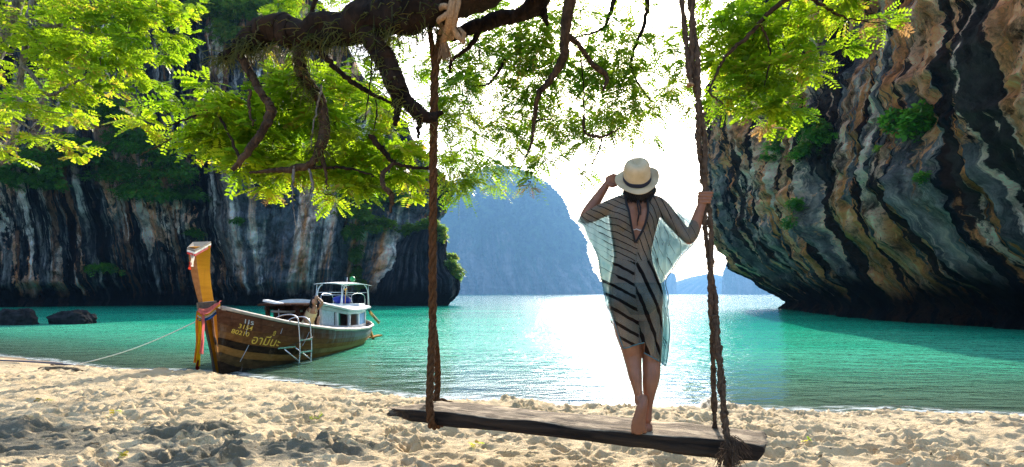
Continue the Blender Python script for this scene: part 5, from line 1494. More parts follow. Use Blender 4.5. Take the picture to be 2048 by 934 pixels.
def build_hair():
    mb = MB()
    # dark hair under the hat, gathered at the nape
    rows = [(364, 1278, 25, .070, .01), (372, 1278, 30, .082, .004), (380, 1279, 32, .084, -.010), (388, 1278, 31, .080, -.024), (396, 1277, 24, .060, -.03), (403, 1276, 14, .035, -.04)]
    A = spline(rows, 26); rings = []
    for py, xc, hw, hd, dy in A:
        c = W(xc, py, dy); ring = []
        for k in range(96):
            a = math.pi * 2 * k / 96
            ru = 1 + 0.035 * math.sin(k * 2.1 + 0.6 * math.sin(py * .2)) + 0.02 * math.sin(k * 5.3)
            y = math.sin(a) * hd
            if y > 0: y *= 0.35
            ring.append((c.x + math.cos(a) * hw * MPX * ru, c.y + y * ru, c.z))
        rings.append(ring)
    mb.loft(rings)
    rng = np.random.default_rng(4)
    for _ in range(260):
        x0 = rng.uniform(1250, 1307); u = (x0 - 1277) / 32
        d0 = -.018 - .088 * math.sqrt(max(0, 1 - u * u))
        e = (1277 + (x0 - 1277) * rng.uniform(.35, .95), rng.uniform(394, 410))
        mb.tube([W(x0, 377, d0 + .02), W(x0 * .6 + e[0] * .4 + (3 if u > 0 else -3), 388, d0 + .006), W(e[0], e[1], -.045 - .02 * rng.random())], [.0028, .0026, .0008], 4, cap=False)
    m, nt, b = new_mat("hair_black")
    b.inputs["Base Color"].default_value = (0.003, 0.003, 0.005, 1); b.inputs["Roughness"].default_value = 0.42; b.inputs["Specular IOR Level"].default_value = 0.25
    o = wp(mb.build("hair", m, WOMAN))
    return m
HAIR = build_hair()

def build_hat():
    m, nt, b = new_mat("straw_cream")
    tc = N(nt, "ShaderNodeTexCoord")
    w1 = N(nt, "ShaderNodeTexWave"); w1.inputs["Scale"].default_value = 90; w1.inputs["Distortion"].default_value = 0.6; L(nt, tc.outputs["Object"], w1.inputs["Vector"])
    w2 = N(nt, "ShaderNodeTexWave"); w2.bands_direction = 'Z'; w2.inputs["Scale"].default_value = 110; L(nt, tc.outputs["Object"], w2.inputs["Vector"])
    wv = math_n(nt, 'MULTIPLY', w1.outputs["Fac"], w2.outputs["Fac"])
    n = noise_n(nt, tc.outputs["Object"], 22, 4, 0.6)
    c = mixc(nt, maprange(nt, n, 0.3, 0.7), (0.50, 0.37, 0.205), (0.62, 0.48, 0.29))
    c = mixc(nt, math_n(nt, 'MULTIPLY', wv, 0.25), c, (0.42, 0.30, 0.17))
    L(nt, c, b.inputs["Base Color"]); b.inputs["Roughness"].default_value = 0.8
    L(nt, bump_n(nt, wv, 0.35, 0.003), b.inputs["Normal"])
    c0 = W(1274, 357, -.045)
    roll = math.radians(-15); tilt = math.radians(47)
    M = Matrix.Translation(c0) @ Matrix.Rotation(roll, 4, 'Y') @ Matrix.Rotation(tilt, 4, 'X')
    # crown: rows of height, half width, half length, with pinched top
    mb = MB(); rings = []
    prof = [(-.004, .0835, .096), (.02, .083, .095), (.05, .081, .0925), (.088, .0775, .088), (.112, .070, .080), (.126, .056, .066), (.132, .036, .044), (.1325, .012, .016)]
    for z, rx, ry in spline(prof, 30):
        ring = []
        for k in range(56):
            a = 2 * math.pi * k / 56
            x, y = math.cos(a) * rx, math.sin(a) * ry
            t = max(0, (z - .05) / .07)
            # teardrop crease and front pinches (front is +y)
            x *= 1 - 0.22 * t * max(0, math.sin(a)) ** 2
            zz = z - 0.020 * t * t * math.exp(-((x / .026) ** 2 + ((y - .012) / .055) ** 2)) - 0.012 * t * max(0, math.sin(a))
            ring.append((x, y, zz))
        rings.append(ring)
    mb.loft(rings, cap=True)
    mb.v = [tuple(M @ Vector(p)) for p in mb.v]
    mb.f = [f for f in mb.f if len(f) == 4 or f[0] > 56]
    crown = wp(mb.build("hat_crown", m, WOMAN)); s = crown.modifiers.new("s", 'SOLIDIFY'); s.thickness = 0.003
    mb = MB(); rings = []
    for t in np.linspace(0, 1, 14):
        ring = []
        for k in range(72):
            a = 2 * math.pi * k / 72
            wdt = .050 + .006 * math.sin(a)
            r = t * wdt
            z = -.004 - .020 * t ** 1.6 * max(0, math.sin(a)) ** .8 + .022 * t ** 2 * max(0, math.cos(a)) ** 2 + .010 * t ** 2 * max(0, -math.cos(a)) ** 2 - .010 * t ** 2 * max(0, -math.sin(a)) ** 2
            z += .003 * math.sin(5 * a + 1) * t
            ring.append((math.cos(a) * (.0835 + r), math.sin(a) * (.096 + r), z))
        rings.append(ring)
    mb.loft(rings, cap=False)
    mb.v = [tuple(M @ Vector(p)) for p in mb.v]
    br = wp(mb.build("hat_brim", m, WOMAN)); s = br.modifiers.new("s", 'SOLIDIFY'); s.thickness = 0.0035
    mb = MB(); rings = []
    for z, o_ in ((-.002, .0012), (.004, .0026), (.020, .0026), (.0255, .0024), (.026, .0008)):
        f = np.interp(z, [-.004, .02, .05], [0, 1, 2]); rx = np.interp(f, [0, 1, 2], [.0835, .083, .081]) + o_; ry = np.interp(f, [0, 1, 2], [.096, .095, .0925]) + o_
        rings.append([(math.cos(2 * math.pi * k / 56) * rx, math.sin(2 * math.pi * k / 56) * ry, z + .0015 * math.sin(k * .7)) for k in range(56)])
    mb.loft(rings, cap=False)
    mb.v = [tuple(M @ Vector(p)) for p in mb.v]
    wp(mb.build("hat_band", flat_mat("navy_ribbon", (0.006, 0.009, 0.03), 0.6, bump=0.05, scale=90), WOMAN))
build_hat()
# ------------------------------------------------------------------ the longtail boat
BO = Vector((-5.95, 11.2, 0.0))
BOAT = thing("longtail_boat", "wooden longtail boat with a yellow prow post and white cabin beached at the water's edge", "boat", tuple(BO))
B_INV = Matrix.Translation(-BO)
def bp_(o):
    o.matrix_parent_inverse = B_INV; return o
def bpart(mb, name, mat, parent=None, smooth=False, bevel=0.0):
    if parent is None:
        return bp_(mb.build(name, mat, BOAT, smooth, bevel))
    return mb.build(name, mat, parent, smooth, bevel)

KS = np.array([0, .3, .6, 1.3, 2.3, 3.5, 5, 6.5, 7.6, 8.4, 8.75])
KH = np.array([.07, .25, .42, .74, .99, 1.12, 1.17, 1.12, .95, .62, .30])
KZ = np.array([1.37, 1.27, 1.18, 1.00, .83, .69, .59, .55, .57, .63, .67])
KK = np.array([.02, -.12, -.22, -.33, -.38, -.40, -.40, -.36, -.22, .0, .16])
def hullp(s, t, side=1, off=0.0):
    hb = np.interp(s, KS, KH); zs = np.interp(s, KS, KZ); zk = np.interp(s, KS, KK)
    q = 0.42 + 0.5 * math.exp(-s / 1.3)
    w = (max(hb, .05)) * (max(math.cos(min(t, .999) * math.pi / 2), 1e-4) ** q) + off
    rake = 0.10 * (1 - t) * math.exp(-s / .8)
    return Vector((BO.x + 0.03 * s + side * w, BO.y + s - rake * 2.2 * (1 - s / 9), zs * (1 - t) + zk * t))

def wood_mat(name, a, b_, stern=None, s0=3.0, s1=6.0, streak=0.5, rough=0.55):
    """planking: grain runs along the boat; weathers to bare grey towards the stern when stern is given"""
    m, nt, b = new_mat(name)
    tc = N(nt, "ShaderNodeTexCoord"); geo = N(nt, "ShaderNodeNewGeometry")
    v = mapping_n(nt, geo.outputs["Position"], (9, 0.8, 9))
    n = noise_n(nt, v, 1.6, 7, 0.65)
    n2 = noise_n(nt, mapping_n(nt, geo.outputs["Position"], (4, 5.0, 0.7)), 1.0, 5, 0.65)
    c = ramp(nt, n, [(0.32, a), (0.68, b_)]).outputs[0]
    if stern is not None:
        sep = N(nt, "ShaderNodeSeparateXYZ"); L(nt, geo.outputs["Position"], sep.inputs[0])
        f = maprange(nt, math_n(nt, 'ADD', sep.outputs[1], math_n(nt, 'MULTIPLY', math_n(nt, 'SUBTRACT', n2, .5), 5.0)), 11.2 + s0, 11.2 + s1, 0, 0.85)
        c = mixc(nt, f, c, stern)
    c = mixc(nt, maprange(nt, n2, 0.60, 0.72, 0, streak), c, (0.34, 0.31, 0.28))     # scuffs and salt runs
    c = mixc(nt, maprange(nt, n2, 0.40, 0.26, 0, 0.5), c, tuple(x * .35 for x in a))
    L(nt, c, b.inputs["Base Color"]); b.inputs["Roughness"].default_value = min(1, rough + .35); b.inputs["Specular IOR Level"].default_value = 0.03
    L(nt, bump_n(nt, n, 0.25, 0.008), b.inputs["Normal"])
    return m
GREYBLUE = (0.20, 0.225, 0.25)
ST = [wood_mat("strake_dark", (0.085, 0.032, 0.017), (0.17, 0.070, 0.038), GREYBLUE, 2.5, 5.2, .45), wood_mat("strake_umber", (0.075, 0.028, 0.013), (0.155, 0.062, 0.032), GREYBLUE, 2.8, 5.2, .45),
      wood_mat("strake_brown", (0.09, 0.036, 0.014), (0.20, 0.085, 0.035), (0.24, 0.23, 0.22), 3.2, 6.0, .3), wood_mat("strake_russet", (0.13, 0.05, 0.015), (0.26, 0.115, 0.035), (0.30, 0.20, 0.10), 3.5, 7.0, .2),
      wood_mat("strake_black", (0.012, 0.008, 0.006), (0.05, 0.028, 0.014), (0.36, 0.22, 0.09), 1.6, 3.8, .15), wood_mat("strake_gold", (0.20, 0.09, 0.02), (0.34, 0.17, 0.05), (0.34, 0.24, 0.12), 4, 7, .15),
      wood_mat("strake_bottom", (0.05, 0.03, 0.015), (0.14, 0.08, 0.03), None), wood_mat("strake_keel", (0.02, 0.012, 0.008), (0.06, 0.035, 0.02), None)]
TS = [0, .11, .22, .33, .44, .55, .66, .80, 1.0]
for side in (1, -1):
    for k in range(8):
        mb = MB(); rows = []
        for s in np.linspace(0, 8.75, 30):
            r = []
            for j, t in enumerate(np.linspace(TS[k] + (.002 if k else 0), TS[k + 1] - .002, 3)):
                r.append(hullp(s, t, side, .012 * (1 if (k % 2) else .35)))
            r += [hullp(s, TS[k + 1] - .002, side, -.03), hullp(s, TS[k] + .002, side, -.03)]
            rows.append(r)
        mb.loft(rows)
        bpart(mb, "strake", ST[k], smooth=False)
    # gunwale rail and the black rubbing line under it
    mb = MB()
    mb.tube([hullp(s, 0, side, .02) + Vector((0, 0, .02)) for s in np.linspace(0.05, 8.75, 40)], (.045), 8)
    bpart(mb, "gunwale", flat_mat("gunwale_pale", (0.42, 0.35, 0.29), 0.6, var=.3, scale=8), smooth=True)
    mb = MB()
    mb.tube([hullp(s, .012, side, .035) for s in np.linspace(0.1, 3.4, 20)], (.016), 6)
    bpart(mb, "rubbing_strip", flat_mat("rub_black", (0.012, 0.010, 0.009), 0.6), smooth=True)
mb = MB()      # transom
mb.loft([[hullp(8.75, t, 1) for t in np.linspace(0, 1, 8)] + [hullp(8.75, t, -1) for t in np.linspace(1, 0, 8)],
         [hullp(8.78, t, 1) for t in np.linspace(0, 1, 8)] + [hullp(8.78, t, -1) for t in np.linspace(1, 0, 8)]])
bpart(mb, "transom", ST[3])
DECK = wood_mat("deck_wood", (0.12, 0.07, 0.035), (0.25, 0.15, 0.08), None)
for k in range(-5, 5):
    mb = MB(); rows = []
    for s in np.linspace(.8, 8.5, 14):
        hb = np.interp(s, KS, KH) * .93; z = np.interp(s, KS, KZ) - .36
        x0 = max(-hb, min(hb, k * .21 + .004)); x1 = max(-hb, min(hb, k * .21 + .206))
        y = BO.y + s; xc = BO.x + .03 * s
        rows.append([Vector((xc + x0, y, z)), Vector((xc + x1, y, z)), Vector((xc + x1, y, z - .03)), Vector((xc + x0, y, z - .03))])
    mb.loft(rows); bpart(mb, "deck_plank", DECK)
for s in (1.1, 2.2):
    mb = MB(); hb = np.interp(s, KS, KH) * .95; z = np.interp(s, KS, KZ) - .10
    mb.box((BO.x + .03 * s, BO.y + s, z), (2 * hb, .28, .04)); bpart(mb, "thwart", DECK, bevel=.006)
mb = MB(); mb.box((BO.x + .45, BO.y + 2.9, .80), (1.1, .34, .10), Matrix.Rotation(.12, 3, 'Y')); bpart(mb, "bench", wood_mat("bench_yellow", (0.55, 0.33, 0.05), (0.72, 0.48, 0.10), None, streak=.1), bevel=.01)

# prow post
YEL = wood_mat("prow_yellow", (0.50, 0.19, 0.006), (0.62, 0.275, 0.010), None, streak=.12, rough=0.42)
BRN = wood_mat("prow_front", (0.24, 0.10, 0.035), (0.36, 0.17, 0.07), None, streak=.2)
def post(rows, name, mat, parent=None):
    mb = MB(); R = []
    for py, xl, xm, xr, d in rows:
        lo = P(xm, py, d); w = np.interp(py, [488, 560, 620, 760], [.46, .40, .36, .36])
        rr = P(xr, py - 3, d + w); ll = P(xl, py, d + .02)
        R.append([ll, lo, rr, rr + (ll - lo) * 1.4 + Vector((-.06, .0, 0))])
    mb.loft(R); return bpart(mb, name, mat, parent, bevel=.008)
rows_up = spline([(494, 377, 389, 421, 10.55), (509, 378, 391, 421, 10.6), (530, 380.5, 393, 420.5, 10.66), (552, 384, 396.5, 421, 10.74), (580, 391, 400.5, 424, 10.84), (606, 398, 405, 428, 10.93)], 16)
rows_dn = spline([(604, 397.5, 404.5, 428, 10.93), (630, 404, 410, 434, 11.0), (655, 409, 414, 438, 11.06), (682, 415, 419.5, 443, 11.12), (715, 422, 426, 449, 11.2), (749, 427, 432, 455, 11.27), (772, 431, 436, 459, 11.3)], 16)
PU = post(rows_up, "prow_post", YEL)
PD = post(rows_dn, "stem_post", YEL)
def facing(rows, name, mat, grow=.006):
    mb = MB(); R = []
    for py, xl, xm, xr, d in rows:
        a = P(xl - .6, py, d - .004); b = P(xm, py, d - .014)
        R.append([a, b, b + Vector((0, .02, 0)), a + Vector((0, .02, 0))])
    mb.loft(R); bpart(mb, name, mat)
facing(rows_up, "post_facing", BRN); facing(rows_dn, "post_facing", flat_mat("stem_black", (0.03, 0.02, 0.014), .6))
# cap: weathered board with white and red edging
a, b_, c_ = P(374, 503, 10.5), P(390, 508, 10.48), P(422, 490, 11.05)
d_ = P(386, 491, 11.1)
for nm, dz, g, col in (("cap_board", .035, 0, (0.22, 0.18, 0.14)), ("cap_edge", .0, .004, (0.75, 0.7, 0.65)), ("cap_band", -.045, -.002, (0.55, 0.03, 0.02))):
    mb = MB(); up = Vector((0, 0, 1))
    q = [a, b_, c_, d_]; cen = (a + b_ + c_ + d_) / 4
    q = [p + (p - cen).normalized() * g + up * dz for p in q]; h = .038
    mb.add(q + [p + up * h for p in q], [(0, 1, 2, 3), (7, 6, 5, 4), (0, 4, 5, 1), (1, 5, 6, 2), (2, 6, 7, 3), (3, 7, 4, 0)])
    bpart(mb, nm, flat_mat("paint_" + nm, col, .7, var=.35, scale=14))
# collar beam across the stem
mb = MB(); mb.beam(P(395, 612, 10.86), P(432, 608, 11.1), .12, .13); bpart(mb, "collar", flat_mat("collar_grey", (0.10, 0.075, 0.055), .8, var=.4), bevel=.01)

# offering sash: ribbons knotted round the stem with hanging tails
def ribbon(pts, w, name, col, cat_label, twist=0.25, seed=0):
    A = spline(pts, 34); rng = np.random.default_rng(seed)
    mb = MB(); R = []
    for i, p in enumerate(A):
        t = A[min(i + 1, 33)] - A[max(i - 1, 0)]; t /= np.linalg.norm(t)
        s = np.cross(t, [0, 1, 0.02]); s /= np.linalg.norm(s)
        an = twist * math.sin(i * .25 + seed); s = s * math.cos(an) + np.array([0, 1, 0]) * math.sin(an)
        n_ = np.cross(s, t)
        row = []
        for k in range(7):
            u = k / 6 - .5
            row.append(Vector(p + s * u * w + n_ * .02 * math.sin(u * 9 + i * .2 + seed)))
        R.append(row)
    mb.loft(R, cap=False, closed=False)
    m = bpy.data.materials.new("ribbon_" + name); m.use_nodes = True; nt = m.node_tree; nt.nodes.clear()
    out = N(nt, "ShaderNodeOutputMaterial"); d = N(nt, "ShaderNodeBsdfDiffuse"); t_ = N(nt, "ShaderNodeBsdfTranslucent")
    tc = N(nt, "ShaderNodeTexCoord"); nn = noise_n(nt, mapping_n(nt, tc.outputs["Object"], (18, 18, 2)), 2, 4, .6)
    c = mixc(nt, maprange(nt, nn, .35, .65), tuple(x * .7 for x in col), col)
    L(nt, c, d.inputs[0]); L(nt, c, t_.inputs[0]); mx = N(nt, "ShaderNodeMixShader"); mx.inputs[0].default_value = .55
    L(nt, d.outputs[0], mx.inputs[1]); L(nt, t_.outputs[0], mx.inputs[2]); L(nt, mx.outputs[0], out.inputs[0])
    o = mb.build("ribbon", m, None); return o
SASH = thing("sash", "bunch of orange, yellow, pink and blue ribbons tied round the prow post", "sash", tuple(P(400, 625, 10.75)))
S_INV = Matrix.Translation(-Vector(SASH.location))
def sp(o):
    o.parent = SASH; o.matrix_parent_inverse = S_INV
dS = 10.78
sp(ribbon([P(398, 622, dS), P(396, 650, dS), P(395, 690, dS - .02), P(391, 726, dS - .03)], .085, "orange", (0.85, 0.24, 0.02), "", .2, 1))
sp(ribbon([P(403, 624, dS - .02), P(401, 655, dS - .03), P(398, 695, dS - .04), P(396, 732, dS - .04)], .085, "yellow", (0.80, 0.50, 0.01), "", .2, 2))
sp(ribbon([P(405, 624, dS - .04), P(406, 655, dS - .05), P(405, 685, dS - .05), P(403, 708, dS - .05)], .06, "pink", (0.80, 0.20, 0.20), "", .3, 3))
sp(ribbon([P(396, 720, dS - .05), P(395.5, 728, dS - .05), P(395, 737, dS - .05), P(394, 735, dS - .05)], .08, "maroon", (0.16, 0.015, 0.012), "", .1, 4))
wrap = lambda o, dz: [P(396, 618 + dz, 10.80 - o), P(405, 622 + dz, 10.78 - o), P(418, 618 + dz, 10.86 - o), P(432, 607 + dz, 11.05 - o), P(440, 603 + dz, 11.24 - o * .4)]
sp(ribbon(wrap(.05, 2), .11, "pink_wrap", (0.80, 0.24, 0.22), "", .2, 5))
sp(ribbon(wrap(.03, 7), .09, "yellow_wrap", (0.80, 0.48, 0.03), "", .2, 6))
sp(ribbon(wrap(.035, 12), .06, "white_wrap", (0.75, 0.72, 0.68), "", .2, 7))
sp(ribbon(wrap(.02, 17), .07, "blue_wrap", (0.02, 0.09, 0.30), "", .2, 8))
sp(ribbon([P(386, 508, 10.5), P(385, 518, 10.46), P(383.5, 528, 10.46), P(383, 533, 10.46)], .07, "white_tail", (0.72, 0.66, 0.58), "", .2, 9))
sp(ribbon([P(380.5, 524, 10.45), P(380, 531, 10.45), P(379.5, 537, 10.45), P(379, 539, 10.45)], .05, "red_tail", (0.62, 0.06, 0.03), "", .2, 10))

# open shelter with dark frame
DK = wood_mat("shelter_dark", (0.02, 0.009, 0.006), (0.07, 0.03, 0.018), None, streak=.05)
def bx(s, w, z): return Vector((BO.x + .03 * s + w, BO.y + s, z))
zt = 1.34
for s in (2.95, 3.4, 3.8):
    for w in (-.42, .35):
        mb = MB(); mb.beam(bx(s, w, .28), bx(s, w, zt), .09, .09, (0, 1, 0)); bpart(mb, "shelter_post", DK)
for k in range(7):
    w0 = -.62 + k * .17
    mb = MB(); mb.beam(bx(2.8, w0 + .08, zt + .03), bx(3.86, w0 + .08, zt + .05), .16, .045); bpart(mb, "roof_plank", DK)
for w in (-.42, .35):
    mb = MB(); mb.beam(bx(2.82, w, zt - .06), bx(3.85, w, zt - .04), .06, .09); bpart(mb, "shelter_rail", DK)
mb = MB(); mb.beam(bx(3.8, -.4, .98), bx(3.8, .5, .98), .05, .30); bpart(mb, "back_board", DK)
mb = MB(); mb.box(bx(3.0, -.3, zt + .1), (.42, .3, .05), Matrix.Rotation(.2, 3, 'Y')); bpart(mb, "folded_cloth", flat_mat("cloth_white", (0.7, 0.7, 0.72), .8))
mb = MB(); mb.tube([bx(3.0, -.36, 1.2), bx(3.3, 0, 1.18), bx(3.7, .3, 1.2)], .03, 6); bpart(mb, "rolled_awning", flat_mat("canvas_grey", (0.4, 0.38, 0.36), .8), smooth=True)

# white cabin
WHT = flat_mat("cabin_white", (0.66, 0.68, 0.70), 0.45, var=.16, scale=5, bump=.05)
GRYW = flat_mat("cabin_grey", (0.50, 0.52, 0.56), 0.5, var=.2, scale=4, bump=.08)
DARKIN = flat_mat("cabin_inside", (0.012, 0.010, 0.010), 0.8)
def cz(s): return float(np.interp(s, [3.9, 5.2, 6.4, 7.2], [1.33, 1.13, 1.12, 1.16]))
def cw(s): return float(np.interp(s, [3.9, 4.6, 5.2, 6.4, 7.2], [.60, .77, .90, .93, .84]))
def cb(s): return float(np.interp(s, KS, KZ)) - .02
CB = None
ss = np.linspace(4.4, 7.2, 15)
def wall_strip(s0, s1, f0, f1, w_off, th, side, name, mat, parent=None):
    mb = MB(); R = []
    for s in np.linspace(s0, s1, 6):
        z0 = cb(s) + (cz(s) - cb(s)) * f0; z1 = cb(s) + (cz(s) - cb(s)) * f1
        w = side * (cw(s) + w_off)
        R.append([bx(s, w, z0), bx(s, w + side * th, z0), bx(s, w + side * th, z1), bx(s, w, z1)])
    mb.loft(R); return bpart(mb, name, mat, parent)
CW_ = wall_strip(3.9, 7.2, 0, .24, -.05, .05, 1, "cabin_wall", GRYW)
wall_strip(3.9, 7.2, .84, 1.0, -.05, .05, 1, "cabin_header", GRYW)
wall_strip(3.9, 7.2, 0, 1.0, -.05, .05, -1, "cabin_wall", GRYW)
for s0 in (3.90, 4.62, 5.34, 6.14, 7.12):
    wall_strip(s0, s0 + .08, .24, .84, -.055, .06, 1, "window_post", WHT)
wall_strip(3.98, 4.52, .25, .84, -.05, .03, 1, "window_panel", flat_mat("panel_pale_blue", (0.55, 0.63, 0.70), .5))
wall_strip(6.24, 7.05, .25, .84, -.05, .03, 1, "window_panel", flat_mat("panel_blue", (0.03, 0.22, 0.50), .5))
wall_strip(4.72, 4.86, .25, .84, -.06, .02, 1, "window_glass", flat_mat("glass_green", (0.03, 0.16, 0.12), .15))
mb = MB(); mb.box(bx(5.5, -.15, .72), (1.1, 2.4, .7)); bpart(mb, "cabin_dark_core", DARKIN)  # solid near-black block filling the cabin behind the window openings
for s0, nm in ((3.88, "cabin_front"), (7.2, "cabin_back")):
    mb = MB(); z0, z1 = cb(s0), cz(s0)
    mb.add([bx(s0, -cw(s0) + .05, z0), bx(s0, cw(s0) - .06, z0), bx(s0, cw(s0) - .06, z1), bx(s0, -cw(s0) + .05, z1)] + [bx(s0 + .04, -cw(s0) + .05, z0), bx(s0 + .04, cw(s0) - .06, z0), bx(s0 + .04, cw(s0) - .06, z1), bx(s0 + .04, -cw(s0) + .05, z1)],
           [(0, 1, 2, 3), (7, 6, 5, 4), (0, 4, 5, 1), (2, 6, 7, 3), (1, 5, 6, 2), (0, 3, 7, 4)])
    bpart(mb, nm, DK if s0 < 5 else GRYW)
mb = MB(); R = []
for s in np.linspace(3.75, 7.4, 16):
    z = cz(s) + .0; w = cw(s) + .10
    top = [bx(s, w * u, z + .085 + .10 * (1 - u * u)) for u in np.linspace(-1, 1, 9)]
    bot = [bx(s, w * u, z + .0 + .08 * (1 - u * u)) for u in np.linspace(1, -1, 9)]
    R.append(top + bot)
mb.loft(R); bpart(mb, "cabin_roof", WHT, smooth=False, bevel=.008)
mb = MB(); mb.tube([bx(s, cw(s) + .115, cz(s) + .045) for s in np.linspace(3.75, 7.4, 20)], .014, 6); bpart(mb, "roof_trim", flat_mat("trim_slate", (0.16, 0.19, 0.24), .5), smooth=True)
mb = MB(); mb.box(bx(6.9, .35, 1.30), (.9, .7, .07)); bpart(mb, "roof_locker", WHT, bevel=.01)

# awning on bent tube frame
STEEL = flat_mat("steel_tube", (0.55, 0.56, 0.58), 0.25, metal=0.9, var=.08, bump=0)
mb = MB(); R = []
for s in np.linspace(5.3, 8.3, 12):
    z = 1.95 + .05 * math.sin((s - 5.3) / 3.0 * math.pi)
    R.append([bx(s, .28 + u * .44, z + .04 * (1 - u * u)) for u in np.linspace(-1, 1, 7)] + [bx(s, .28 + u * .44, z - .012 + .04 * (1 - u * u)) for u in np.linspace(1, -1, 7)])
mb.loft(R); bpart(mb, "awning", flat_mat("awning_white", (0.74, 0.74, 0.73), .7, var=.08, bump=.05))
for s in (5.5, 8.0):
    for w in (-.1, .66):
        mb = MB(); d = .35 if s < 6 else -.35
        mb.tube([bx(s - d * .3, w, 1.18), bx(s - d * .25, w, 1.55), bx(s - d * .05, w, 1.77), bx(s + d * .5, w, 1.91), bx(s + d, w, 1.94)], .016, 8); bpart(mb, "awning_tube", WHT, smooth=True)
        mb = MB(); mb.tube([bx(s - d * .7, w, 1.18), bx(s - d * .45, w, 1.6), bx(s - d * .30, w, 1.92)], .010, 6); bpart(mb, "awning_brace", WHT, smooth=True)
    mb = MB(); mb.tube([bx(s - .1, -.1, 1.7), bx(s - .1, .66, 1.7)], .010, 6); bpart(mb, "awning_cross_bar", WHT, smooth=True)

# stern gear: rail, engine under a blue cover, long tail shaft
for pts in ([bx(6.7, .55, 1.3), bx(6.7, .55, 1.62), bx(7.5, .6, 1.66), bx(7.9, .6, 1.5), bx(7.9, .6, .9)], [bx(6.7, -.45, 1.3), bx(6.7, -.45, 1.62), bx(7.5, -.5, 1.66), bx(7.9, -.5, 1.5), bx(7.9, -.5, .9)], [bx(6.7, -.45, 1.62), bx(6.7, .55, 1.62)]):
    mb = MB(); mb.tube(spline(pts, 24), .013, 6); bpart(mb, "stern_rail", STEEL, smooth=True)
mb = MB(); mb.ball(bx(7.1, .1, 1.45), (.30, .34, .16), 16, 10)
V = np.array(mb.v); V += .04 * np.stack([fbm(V[:, 0] * 6, V[:, 1] * 6, V[:, 2] * 6, 3, i) for i in (1, 2, 3)], 1); mb.v = [tuple(p) for p in V]
bpart(mb, "blue_cover", flat_mat("tarp_blue", (0.01, 0.03, 0.32), .5, var=.4), smooth=True)
mb = MB(); mb.box(bx(8.2, 0, .95), (.5, .6, .36)); mb.tube([bx(8.2, 0, 1.1), bx(8.2, 0, 1.45)], .03, 8); mb.box(bx(8.2, .2, 1.2), (.12, .4, .2)); 
o = bpart(mb, "engine", flat_mat("engine_black", (0.03, 0.03, 0.032), .4, metal=.5), bevel=.015); o["kind"] = "stuff"
mb = MB(); mb.tube([bx(6.6, .35, 1.3), bx(6.6, .37, 1.75)], .012, 6); mb.ball(bx(6.6, .37, 1.8), (.05, .05, .045)); bpart(mb, "stern_lamp", flat_mat("lamp_amber", (0.75, 0.38, 0.08), .4))
mb = MB(); mb.beam(bx(7.3, .95, 1.05), bx(8.6, .9, .62), .05, .09); bpart(mb, "tiller", wood_mat("tiller_orange", (0.45, 0.22, 0.05), (0.6, 0.32, 0.08), None, streak=.1))
mb = MB(); mb.tube([bx(7.25, .93, 1.10), bx(7.9, .95, .82), bx(8.55, .93, .66)], .03, 8); bpart(mb, "tiller_hose", flat_mat("hose_black", (0.015, 0.015, 0.015), .5), smooth=True)
mb = MB(); mb.beam(bx(8.5, .5, .68), bx(9.0, .6, -.05), .07, .12, (0, 1, 0)); mb.beam(bx(8.75, .5, .06), bx(9.2, .78, .12), .24, .05); o = bpart(mb, "rudder", wood_mat("rudder_orange", (0.35, 0.17, 0.05), (0.5, 0.26, 0.08), None, streak=.1)); o["kind"] = "stuff"
mb = MB(); mb.ball(P(705, 558, 18.2), (.09, .09, .09)); bpart(mb, "green_float", flat_mat("float_green", (0.02, 0.30, 0.08), .4), smooth=True)
mb = MB(); mb.tube([bx(7, .28, 1.36), bx(7, .28, 2.2)], .012, 6); bpart(mb, "flag_pole", STEEL, smooth=True)

# ladder hooked over the gunwale
LAD = thing("boarding_ladder", "shiny steel ladder hooked over the boat's side down to the water", "ladder", tuple(P(618, 730, 13.0)))
LI = Matrix.Translation(-Vector(LAD.location))
def lpart(mb, name, mat=STEEL, smooth=True):
    o = mb.build(name, mat, LAD, smooth); o.matrix_parent_inverse = LI; return o
def lp_(px, py): 
    s = 3.05 + (px - 606) / 20 * .42
    return s
GL = [(607, 1.60), (624, 2.02)]
ztop = .93
def lad(s, z, out=.12):
    g = hullp(s, 0, 1, .05); return Vector((g.x + out, BO.y + s, z))
for px, s in GL:
    mb = MB(); g = hullp(s, 0, 1, 0)
    mb.tube(spline([(g.x - .42, BO.y + s, g.z + .12), (g.x - .30, BO.y + s, g.z + .19), (g.x - .05, BO.y + s, g.z + .22), (g.x + .09, BO.y + s, g.z + .14), (g.x + .12, BO.y + s, g.z + .0), tuple(lad(s, .4, .10)), tuple(lad(s, .02, .08))], 40), .018, 8)
    lpart(mb, "ladder_rail")
for z in (.57, .29, .03):
    mb = MB(); mb.beam(lad(GL[0][1], z, .095), lad(GL[1][1], z, .095), .06, .035); lpart(mb, "rung", STEEL, False)
for s, s2 in ((GL[0][1], 1.10), (GL[1][1], 1.45)):
    mb = MB(); mb.tube([lad(s, .08, .085), lad(s2 + .12, .40, .02)], .017, 6); lpart(mb, "brace")
mb = MB(); mb.beam(lad(1.05, .44, .02), lad(1.55, .43, .02), .04, .03); lpart(mb, "brace_foot", STEEL, False)
mb = MB(); mb.tube([lad(1.35, .46, .0), lad(1.65, .55, .14), lad(2.0, .62, .15)], .008, 5); lpart(mb, "cord", flat_mat("cord_dark", (0.03, 0.03, 0.03), .7))

